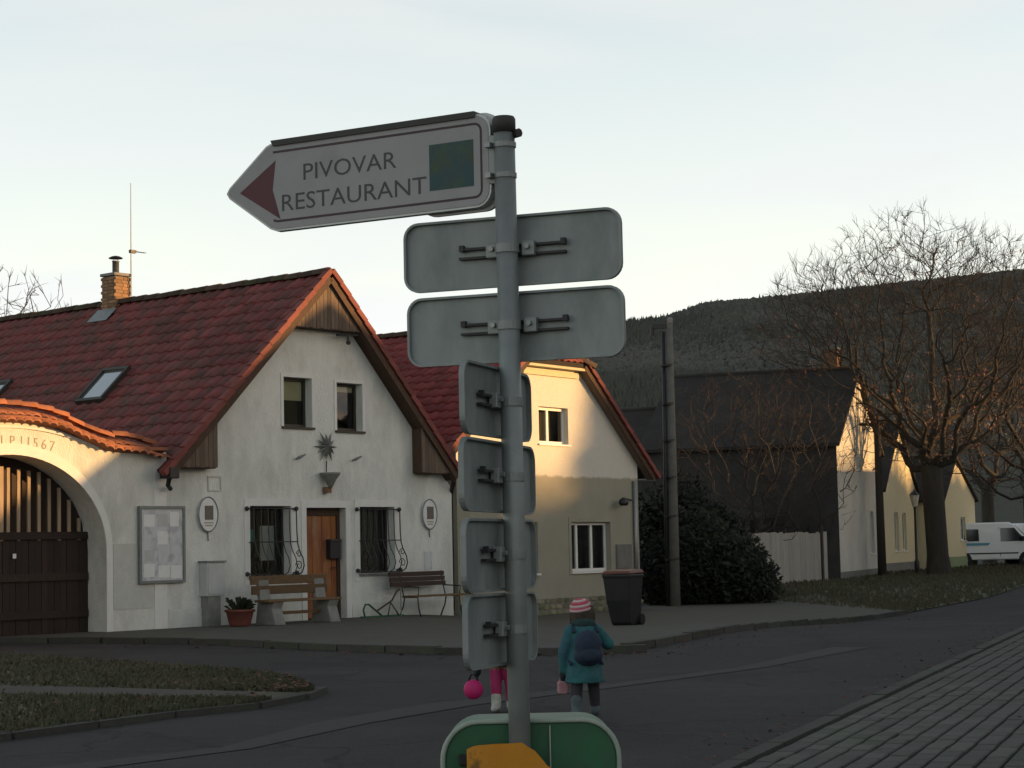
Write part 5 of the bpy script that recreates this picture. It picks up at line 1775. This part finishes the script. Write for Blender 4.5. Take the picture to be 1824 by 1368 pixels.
MB().prism(rrect(-.335, -.030, 2.497, 2.822, .058), .020, .036).build('rear_panel', 'sign_edge', ar)
MB().box(-.05, -.012, -.018, .022, 2.575, 2.735).build('bracket', 'galv', ar, bevel=.003)
for z in (2.60, 2.70):
    MB().tube([(0, 0, z - .008), (0, 0, z + .008)], .038, 16).build('clamp', 'galv', ar)
    MB().box(-.05, -.03, -.045, -.02, z - .008, z + .008).build('clamp_bolt', 'zinc', ar)
MB().tube([(.03, .01, 2.735), (.055, .0, 2.735)], .015, 8).build('end_bolt', 'dark_metal', ar)

# ------------------------------------------------------------------ litter bin strapped to the pole
lb = thing('litter_bin', 'green plastic litter bin with pale rim strapped behind the sign pole', 'litter bin', (.035, PY + .20, .09))
def bin_ring(z, w, d_, r_, n=6):
    P = []
    for cx_, cy_, a0 in ((w - r_, d_ - r_, 0), (-w + r_, d_ - r_, 90), (-w + r_, -d_ + r_ * .3, 180), (w - r_, -d_ + r_ * .3, 270)):
        rr = r_ if a0 < 180 else r_ * .3
        for k in range(n + 1):
            a = R(a0 + 90 * k / n)
            P.append((cx_ + rr * math.cos(a) + (0 if a0 < 180 else 0), cy_ + rr * math.sin(a), z))
    return P
# front outline is a rounded shield; body as a vertical extrusion with depth
shield = []
for k in range(9):
    a = R(90 * k / 8); shield.append((.165 + .115 * math.cos(a), .64 + .12 * math.sin(a)))
for k in range(9):
    a = R(90 + 90 * k / 8); shield.append((-.165 + .115 * math.cos(a), .64 + .12 * math.sin(a)))
shield += [(-.265, .20), (-.20, .12), (.20, .12), (.265, .20)]
MB().prism(shield, -.155, .155).build('body', 'bin_green', lb, bevel=.012)
rimp = [(x, -.158, z) for x, z in shield[:18]]
rimp = [(.272, -.158, .22)] + rimp + [(-.272, -.158, .22)]
MB().tube(rimp, .0085, 6).build('rim', 'bin_rim', lb, smooth=True)
MB().box(.06, .064, -.166, -.156, .2, .745).build('seam', 'bin_rim', lb)
MB().box(-.19, .19, -.158, -.1555, .46, .56).build('slot', 'bin_black', lb)
MB().box(-.23, -.17, -.175, -.155, .625, .66).build('lock', 'bin_black', lb, bevel=.004)
nt = thing('notice_sheet', 'torn orange yellow notice sheet wrapped on the pole front', 'notice', (.0, PY - .045, .09))
sheet = MB(); cols = 14
zt = [.685, .694, .697, .698, .700, .701, .702, .703, .704, .705, .690, .678, .655, .630, .618]
xs_ = [-.166 + (.27) * k / cols for k in range(cols + 1)]
for k in range(cols + 1):
    bulge = -.02 - .018 * math.exp(-((xs_[k]) / .05) ** 2)
    for (dy) in (0, .0025):
        for j in range(5):
            z = .40 + (zt[k] - .40) * j / 4
            sheet.v.append((xs_[k], bulge + dy + .006 * math.sin(j * 1.7 + k * .6), z))
for k in range(cols):
    for s_ in (0, 1):
        for j in range(4):
            a = (k * 2 + s_) * 5 + j; b_ = ((k + 1) * 2 + s_) * 5 + j
            sheet.f.append((a, b_, b_ + 1, a + 1))
sheet.build('sheet', 'bin_notice', nt, smooth=True)
MB().tube([(0, .045, .50), (0, .045, .515)], .044, 14).build('strap', 'dark_metal', nt)

# ================================================================== CHILDREN
def limb(mb, pts, rad, n=10):
    mb.tube(pts, rad, n)
    for p, r_ in zip(pts, rad):
        mb.ball(p, r_, n, 6)
def hand(mb, w, d, pn, s_=1.0, side=1):
    """palm and five bent fingers; w wrist, d direction, pn palm normal"""
    w, d, pn = Vector(w), Vector(d).normalized(), Vector(pn).normalized()
    x = d.cross(pn).normalized() * side
    c = w + d * .028 * s_
    mb.ball(c, .024 * s_, 8, 6)
    mb.tube([w, c, w + d * .045 * s_], [.018 * s_, .024 * s_, .022 * s_], 8)
    for k, (o_, L) in enumerate(((-.018, .030), (-.006, .036), (.006, .034), (.018, .026))):
        a = w + d * .042 * s_ + x * o_ * s_
        b_ = a + d * L * .55 * s_ + pn * .004
        e = b_ + (d * .7 + pn * .7).normalized() * L * .55 * s_
        mb.tube([a, b_, e], [.0075 * s_, .007 * s_, .0055 * s_], 6)
    a = w + d * .014 * s_ - x * .018 * s_
    mb.tube([a, a - x * .014 * s_ + d * .016 * s_ + pn * .006, a - x * .014 * s_ + d * .032 * s_ + pn * .014], [.009 * s_, .008 * s_, .006 * s_], 6)

def child(label, loc, rz, pose, cols, scale=1.0):
    t = thing('person', label, 'person', loc, rz)
    t.scale = (scale,) * 3
    hd = Vector(pose['head'])
    body = MB()
    # head with face
    body.ball(hd, (.078, .088, .100), 20, 16)
    body.ball(hd + Vector((0, -.012, -.045)), (.058, .070, .055), 16, 10)            # jaw
    body.tube([hd + Vector((0, -.082, .005)), hd + Vector((0, -.100, -.022))], [.008, .013], 8)   # nose
    for s_ in (-1, 1):
        body.ball(hd + Vector((s_ * .079, .005, -.012)), (.012, .018, .026), 8, 6)    # ears
        body.ball(hd + Vector((s_ * .045, -.058, -.03)), .026, 8, 6)                  # cheeks
    nk = hd + Vector((0, .015, -.10))
    limb(body, [nk + Vector((0, 0, .03)), Vector((0, .015, .73))], [.040, .045])
    limb(body, [(0, .01, .72), (0, .0, .60), (0, .01, .47)], [.085, .095, .092])
    for s_ in (-1, 1):
        A = pose['armR' if s_ < 0 else 'armL']
        limb(body, [Vector((s_ * .105, .01, .715))] + [Vector(p) for p in A['pts']], [.042, .034, .024])
        hand(body, A['pts'][-1], A['d'], A['n'], 1.0, s_)
        Lg = pose['legR' if s_ < 0 else 'legL']
        limb(body, [Vector((s_ * .055, .01, .46))] + [Vector(p) for p in Lg], [.068, .046, .032])
        limb(body, [Vector(Lg[-1]) + Vector((0, 0, -.01)), Vector(Lg[-1]) + Vector((0, -.085, -.022))], [.03, .022])
    remeshed(body, 'body', 'skin', t, .009, 3)
    for s_ in (-1, 1):
        MB().ball(hd + Vector((s_ * .032, -.079, .006)), (.008, .006, .005), 8, 6).build('eye', 'eye', t)
    MB().ball(hd + Vector((0, -.083, -.052)), (.020, .008, .006), 8, 6).build('mouth', 'lip', t)
    # clothes
    coat = MB()
    hem, topz = pose['hem'], .755
    n = 20; prof = [(hem, .165, .150), (hem + .06, .158, .145), (.45, .135, .125), (.58, .118, .108), (.68, .128, .105), (.735, .095, .085), (topz + .02, .058, .058)]
    for z, a_, b_ in prof:
        for k in range(n):
            an = 2 * math.pi * k / n
            w = 1 + .05 * math.sin(an * 5 + z * 14) + .035 * math.sin(an * 3 - z * 31) + .02 * math.sin(z * 70 + an * 2)
            coat.v.append((a_ * w * math.cos(an), .01 + b_ * w * math.sin(an), z))
    for i in range(len(prof) - 1):
        for k in range(n):
            coat.f.append((i * n + k, i * n + (k + 1) % n, (i + 1) * n + (k + 1) % n, (i + 1) * n + k))
    coat.f.append(tuple(reversed(range(n)))); coat.f.append(tuple((len(prof) - 1) * n + k for k in range(n)))
    for s_ in (-1, 1):
        A = pose['armR' if s_ < 0 else 'armL']
        P = [Vector((s_ * .105, .01, .705))] + [Vector(p) for p in A['pts']]
        P[-1] = P[-1].lerp(P[-2], .10)
        limb(coat, P, [.060, .054, .040], 12)
    remeshed(coat, 'coat', cols['coat'], t, .011, 4)
    coll = MB(); coll.lathe([(.072, -.01), (.096, .012), (.100, .045), (.092, .070), (.078, .082)], 18, (hd.x * .6, hd.y * .5 + .004, .735), 1.0, 1.06); coll.build('scarf', cols['scarf'], t, smooth=True)
    tr = MB(); bt = MB()
    for s_ in (-1, 1):
        Lg = pose['legR' if s_ < 0 else 'legL']
        P = [Vector((s_ * .055, .01, .46))] + [Vector(p) for p in Lg]
        limb(tr, P[:2] + [P[2] + Vector((0, 0, .02))], [.062, .052, .044], 12)
        f = P[-1]
        limb(bt, [f + Vector((0, .0, .09)), f + Vector((0, 0, .02)), f + Vector((0, .01, -.015))], [.046, .045, .042], 12)
        limb(bt, [f + Vector((0, .0, -.012)), f + Vector((0, -.05, -.016)), f + Vector((s_ * .006, -.105, -.022))], [.042, .038, .030], 12)
    remeshed(tr, 'trousers', cols['trousers'], t, .011, 3)
    remeshed(bt, 'boots', cols['boots'], t, .010, 3)
    # mittens
    for s_ in (-1, 1):
        A = pose['armR' if s_ < 0 else 'armL']
        m_ = MB(); w, d = Vector(A['pts'][-1]), Vector(A['d']).normalized()
        limb(m_, [w - d * .005, w + d * .035, w + d * .065], [.027, .034, .024], 10)
        x = d.cross(Vector(A['n'])).normalized() * s_
        limb(m_, [w + d * .01 - x * .02, w + d * .045 - x * .036], [.014, .011], 8)
        remeshed(m_, 'mitten', A.get('mat', 'mitten_dark'), t, .008, 3)
    # hair: a cap of strands down the back and beside the face
    hr = MB(); rg_ = random.Random(4)
    for k in range(150):
        a = rg_.uniform(-.62, math.pi + .62)
        p0 = hd + Vector((math.cos(a) * .078, math.sin(a) * .085, .05))
        ln = rg_.uniform(.13, .22)
        p1 = p0 + Vector((math.cos(a) * .014, math.sin(a) * .012, -ln * .5)); p2 = p0 + Vector((math.cos(a) * .004 + rg_.uniform(-.012, .012), math.sin(a) * .02 - .01, -ln))
        hr.tube([p0, p1, p2], [.012, .015, .005], 5)
    for k in range(26):                                   # fringe
        a = rg_.uniform(math.pi * 1.12, math.pi * 1.88)
        p0 = hd + Vector((math.cos(a) * .076, math.sin(a) * .088, .055)); ln = rg_.uniform(.012, .03)
        hr.tube([p0, p0 + Vector((math.cos(a) * .008, -.006, -ln))], [.010, .005], 5)
    hr.build('hair', 'hair', t, smooth=True)
    # knitted hat in stripes
    ht = thing_part('hat', t)
    bands = [(.035, .062, .096, .094), (.062, .085, .094, .084), (.085, .105, .084, .066), (.105, .120, .066, .040), (.120, .128, .040, .005)]
    for i, (z0, z1, r0, r1) in enumerate(bands):
        nm = MB().lathe([(r0, z0), ((r0 + r1) / 2 * 1.03, (z0 + z1) / 2), (r1, z1)], 20, (0, 0, 0), .94, 1.04)
        o = nm.build('hat_band', cols['hat'][i % 2], ht, smooth=True)
    ht.matrix_local = Matrix.Translation(hd + Vector((.008, .006, -.012))) @ Matrix.Rotation(R(10), 4, 'Y') @ Matrix.Rotation(R(-8), 4, 'X')
    return t
def thing_part(name, parent):
    m_ = MB().lathe([(.097, .028), (.101, .034), (.100, .048), (.096, .05)], 20, (0, 0, 0), .94, 1.04)
    return m_.build(name, 'hat_white', parent, smooth=True)

poseA = dict(head=(.0, -.03, .862), hem=.285,
             armL=dict(pts=[(.165, .0, .535), (.165, -.04, .375)], d=(.05, -.2, -1), n=(-1, 0, 0), mat='mitten_dark'),
             armR=dict(pts=[(-.205, -.01, .595), (-.095, -.115, .735)], d=(.75, -.10, .30), n=(0, 1, 0), mat='mitten_blue'),
             legR=[(-.085, -.06, .26), (-.10, -.09, .060)], legL=[(.07, .02, .26), (.085, .075, .060)])
ca = child('child in teal coat and striped pink hat walking away with one arm raised', (.545, 16.27, 0), R(188), poseA,
           dict(coat='coat_teal', scarf='scarf', trousers='trouser_grey', boots='boot', hat=('hat_pink', 'hat_white')), 1.0)
bp = thing('backpack', 'dark school backpack worn by the child in the teal coat', 'backpack', (.545, 16.27, 0), R(188))
m_ = MB()
m_.ball((-.01, .15, .60), (.115, .075, .12), 16, 12).ball((-.01, .15, .51), (.125, .085, .085), 14, 8)
remeshed(m_, 'bag_body', 'backpack', bp, .012, 3)
m_ = MB().ball((-.01, .225, .515), (.085, .03, .055), 12, 8); m_.build('pocket', 'backpack', bp, smooth=True)
for s_ in (-1, 1):
    MB().tube([(s_ * .10, .12, .70), (s_ * .095, .0, .765), (s_ * .088, -.102, .70), (s_ * .095, -.118, .58), (s_ * .135, -.02, .48), (s_ * .13, .12, .44)], .013, 6).build('strap', 'backpack', bp, smooth=True)
hb = thing('hand_bag', 'small pink and white bag hanging from the mittened hand of the walking child', 'bag', (.545, 16.27, 0), R(188))
MB().prism(rrect(.125, .215, .19, .30, .025), -.10, -.035).build('bag_body', 'bag_pink', hb, bevel=.012)
MB().tube([(.14, -.067, .295), (.155, -.06, .35), (.18, -.06, .35), (.20, -.067, .295)], .006, 6).build('handle', 'bag_pink', hb)

poseB = dict(head=(0, -.015, .865), hem=.40,
             armR=dict(pts=[(-.165, .0, .545), (-.205, -.05, .385)], d=(-.25, -.1, -1), n=(1, 0, 0), mat='mitten_dark'),
             armL=dict(pts=[(.15, .0, .54), (.13, -.06, .385)], d=(.0, -.2, -1), n=(-1, 0, 0), mat='mitten_dark'),
             legR=[(-.055, -.02, .26), (-.055, -.03, .060)], legL=[(.060, .03, .26), (.065, .06, .060)])
child('child in pink trousers standing behind the turned sign plates', (-.135, 17.0, 0), R(-8), poseB,
      dict(coat='trouser_grey', scarf='scarf', trousers='trouser_pink', boots='shoe_white', hat=('hat_pink', 'mitten_blue')), .98)
rb_ = thing('round_bag', 'round magenta bag hanging from the hand of the child in pink trousers', 'bag', (-.385, 16.92, 0), 0)
m_ = MB().ball((0, 0, .20), (.085, .06, .085), 18, 12); m_.build('bag_body', 'bag_magenta', rb_, smooth=True)
MB().tube([(-.04, 0, .27), (-.02, 0, .325), (.02, 0, .325), (.04, 0, .27)], .009, 6).build('handle', 'mitten_dark', rb_, smooth=True)

# ================================================================== out of frame across the street: houses and trees added to shade the scene
random.seed(19)
def shade_house(label, x, y0, y1, eave, apex, depth, wallm='plaster_far', ridge_along='X', peak=None):  # unseen house, its roof outline shaped to cast shade
    h = thing('shade_house', label, 'house', (x, y0, 0), R(90) if ridge_along == 'X' else R(90))
    W_ = y1 - y0
    # local x runs along +Y of the world, local -y faces... the front faces -X (towards the street)
    xa = W_ / 2 if peak is None else peak - y0
    front = MB()
    wins = []
    k = max(1, int(W_ / 3))
    for i in range(k):
        cx_ = W_ * (i + .5) / k
        wins.append((cx_ - .5, cx_ + .5, 1.0, 2.3))
    if ridge_along == 'X':
        top = lambda q: eave + (apex - eave) * (q / xa if q < xa else (W_ - q) / (W_ - xa))
    else:
        top = lambda q: eave
    wall_sheet(front, [0, xa, W_], -.3, top, [dict(x0=a, x1=b, z0=c, z1=d) for a, b, c, d in wins], 0, .15)
    # local +y is world -X after a 90 degree turn, so mirror: the house body extends to world +X = local -y
    front.v = [(a, -b, c) for a, b, c in front.v]
    for q in (0, W_):
        front.quad((q, 0, -.3), (q, -depth, -.3), (q, -depth, eave), (q, 0, eave))
    front.quad((0, -depth, -.3), (W_, -depth, -.3), (W_, -depth, eave), (0, -depth, eave))
    front.build('wall', wallm, h)
    for (a, b, c, d) in wins:
        w = MB().box(a, b, -.16, -.12, c, d).build('window', 'car_glass', h)
        MB().box(a, a + .07, -.11, -.07, c, d).box(b - .07, b, -.11, -.07, c, d).box(a + .07, b - .07, -.11, -.07, c, c + .07).box(a + .07, b - .07, -.11, -.07, d - .07, d).box((a + b) / 2 - .03, (a + b) / 2 + .03, -.11, -.075, c + .07, d - .07).build('window_frame', 'frame_white', w)
    rb2 = MB()
    if ridge_along == 'X':
        slab4(rb2, [(xa, .25, apex + .1), (-.3, .25, eave - .1), (-.3, -depth - .2, eave - .1), (xa, -depth - .2, apex + .1)], .12)
        slab4(rb2, [(xa, .25, apex + .1), (xa, -depth - .2, apex + .1), (W_ + .3, -depth - .2, eave - .1), (W_ + .3, .25, eave - .1)], .12)
        front2 = MB().add([(0, -depth, eave), (W_, -depth, eave), (xa, -depth, apex)], [(0, 1, 2)]).build('rear_gable', wallm, h)
    else:
        m2 = -depth / 2
        slab4(rb2, [(-.3, .35, eave - .1), (W_ + .3, .35, eave - .1), (W_ + .3, m2, apex), (-.3, m2, apex)], .12)
        slab4(rb2, [(-.3, m2, apex), (W_ + .3, m2, apex), (W_ + .3, -depth - .35, eave - .1), (-.3, -depth - .35, eave - .1)], .12)
        for q in (0, W_):
            MB().add([(q, 0, eave), (q, -depth, eave), (q, m2, apex - .1)], [(0, 1, 2)]).build('gable', wallm, h)
    rb2.build('roof', 'barn_roof', h)
    return h
T = math.tan(SUN_EL)
shade_house('unseen rendered corner house across the street, added to shade the sign pole', 14.0, -14, 14, 4.6, 7.6, 9, 'plaster_far', 'Y')
shade_house('unseen low garage block across the street, added for shade', 17.0, 16, 27, 3.2, 5.2, 7, 'plaster_grey', 'Y')
shade_house('unseen broad gabled house shaped to shade the white gable house', 20.0, 33.2, 44.0, 4.05, 8.1, 12, 'plaster_cream', 'X', peak=38.6)
shade_house('unseen long low house shaped to shade the farmhouse', 32.0, 66, 81, 3.2, 5.85, 8, 'plaster_far', 'Y')
shade_house('unseen low house across the street, added to shade the far houses', 38.0, 83, 100, 2.8, 4.6, 8, 'plaster_cream', 'Y')
def spruce_mesh(mb, x, y, z, H_, r_, n=9, layers=7, rng=random):
    for k in range(layers):
        z0 = z + H_ * (.06 + .86 * k / layers); z1 = z0 + H_ * .94 / layers * 1.75
        rr = r_ * (1 - k / layers * .93)
        ph = rng.uniform(0, 6)
        o = len(mb.v)
        for i in range(n):
            a = ph + 2 * math.pi * i / n
            q = rr * rng.uniform(.78, 1.08)
            mb.v.append((x + q * math.cos(a), y + q * math.sin(a), z0 - rng.uniform(0, .03) * H_))
        mb.v.append((x, y, min(z1, z + H_)))
        for i in range(n):
            mb.f.append((o + i, o + (i + 1) % n, o + n))
sr = random.Random(2)  # unseen spruces, put in to block the sun
for i, (x, y, H_, r_) in enumerate(((104, 48.6, 18.2, 5.6), (46, 53.6, 13.0, 4.0), (43, 58.5, 12.4, 3.6), (45, 62.3, 11.5, 3.4), (47, 57, 13.5, 4.0), (46, 50.6, 14.0, 3.6))):
    t = thing('shade_spruce', ['widest added spruce, out of view, shading the two tone house', 'second added spruce of the unseen row', 'front added spruce of the unseen row, nearest to the kerb', 'last and shortest added spruce of the unseen row', 'added unseen spruce standing behind the row', 'slim added spruce, out of view, shading the power pole'][i], 'tree', (x, y, 0), 0, 'unseen spruces added for shade')
    MB().tube([(0, 0, -.2), (0, 0, H_ * .9)], [.25, .03], 8).build('trunk', 'bark', t)
    m_ = MB(); spruce_mesh(m_, 0, 0, 0, H_, r_, 22, 26, sr); m_.build('crown', 'bush_leaf', t)

# unseen wood on the rise to the right, added to block the low sun

# ================================================================== wooded hill
fr_ = random.Random(33)
sp1, sp2 = MB(), MB()
def lump(mb, x, y, z, H_, r_, n=6):
    o = len(mb.v)
    ph = fr_.uniform(0, 6)
    for (f, h) in ((.75, .25), (1.0, .55), (.6, .88)):
        for i in range(n):
            a = ph + 2 * math.pi * i / n
            q = r_ * f * fr_.uniform(.8, 1.15)
            mb.v.append((x + q * math.cos(a), y + q * math.sin(a), z + H_ * h * fr_.uniform(.94, 1.06)))
    mb.v.append((x, y, z + H_))
    for k in range(2):
        for i in range(n):
            mb.f.append((o + k * n + i, o + k * n + (i + 1) % n, o + (k + 1) * n + (i + 1) % n, o + (k + 1) * n + i))
    for i in range(n):
        mb.f.append((o + 2 * n + i, o + 2 * n + (i + 1) % n, o + 3 * n))
m_ = MB()
for _ in range(2600):
    x = fr_.uniform(148, 172); y = fr_.uniform(-90, 330)
    lump(m_, x, y, gz(x, y) - .3, fr_.uniform(6.6, 8.0), fr_.uniform(2.2, 3.2))
tag(m_.build('shade_wood', 'bare_wood'), 'unseen distant wood added to shade the ground', 'wood', kind='stuff')
for _ in range(52000):
    y = 620 + 820 * math.sqrt(fr_.random())
    x = fr_.uniform(-.14, .36) * y
    z = gz(x, y) - .5
    q = mnoise.noise((x * .008, y * .008, 3.1)) + fr_.gauss(0, .22)
    if q > .06:
        spruce_mesh(sp1, x, y, z, fr_.uniform(4, 7), fr_.uniform(1.4, 2.1), 5, 3, fr_)
    else:
        lump(sp2, x, y, z, fr_.uniform(3.2, 5), fr_.uniform(1.6, 2.6), 5)
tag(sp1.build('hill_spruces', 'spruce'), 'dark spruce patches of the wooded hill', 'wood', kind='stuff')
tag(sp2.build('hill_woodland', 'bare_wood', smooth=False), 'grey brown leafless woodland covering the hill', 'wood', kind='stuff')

# ------------------------------------------------------------------ fallen leaves and grit
lr = random.Random(61)
m_ = MB()
def flake(x, y, z, sz):
    a = lr.uniform(0, 6.28); b_ = a + 1.57
    ex = (math.cos(a) * sz, math.sin(a) * sz, lr.uniform(-.2, .5) * sz); ey = (math.cos(b_) * sz * .6, math.sin(b_) * sz * .6, lr.uniform(-.2, .5) * sz)
    m_.add([(x - ex[0], y - ex[1], z + .004), (x + ey[0], y + ey[1], z + .004 + abs(ey[2])), (x + ex[0], y + ex[1], z + .006 + abs(ex[2])), (x - ey[0], y - ey[1], z + .004)], [(0, 1, 2, 3)])
for _ in range(420):                                    # along the pavement kerb
    i = lr.randrange(2, len(KL) - 1); t_ = lr.random()
    p = Vector(KL[i]).lerp(Vector(KL[i + 1 if i + 1 < len(KL) else i]), t_)
    q = p + Vector((lr.gauss(.25, .5), lr.gauss(-.35, .45)))
    flake(q.x, q.y, gz(q.x, q.y) + .005, lr.uniform(.02, .045))
for _ in range(500):
    p = sw(lr.uniform(-2, 22), -abs(lr.gauss(0, .35)) - .03)
    flake(p.x, p.y, gz(p.x, p.y), lr.uniform(.012, .03))
for _ in range(260):
    p = sw(lr.uniform(-2, 20), lr.uniform(.2, 4))
    flake(p.x, p.y, .106, lr.uniform(.012, .03))
for _ in range(500):
    x, y, z = between(VL, VI, .05); flake(x, y, z + .05, lr.uniform(.03, .06))
for _ in range(350):
    x, y, z = between(IT[1:], IB[1:], .09); flake(x, y, z + .02, lr.uniform(.02, .04))
tag(m_.build('fallen_leaves', 'dead_leaf'), 'scattered brown fallen leaves along kerbs and grass', 'leaves', kind='stuff')
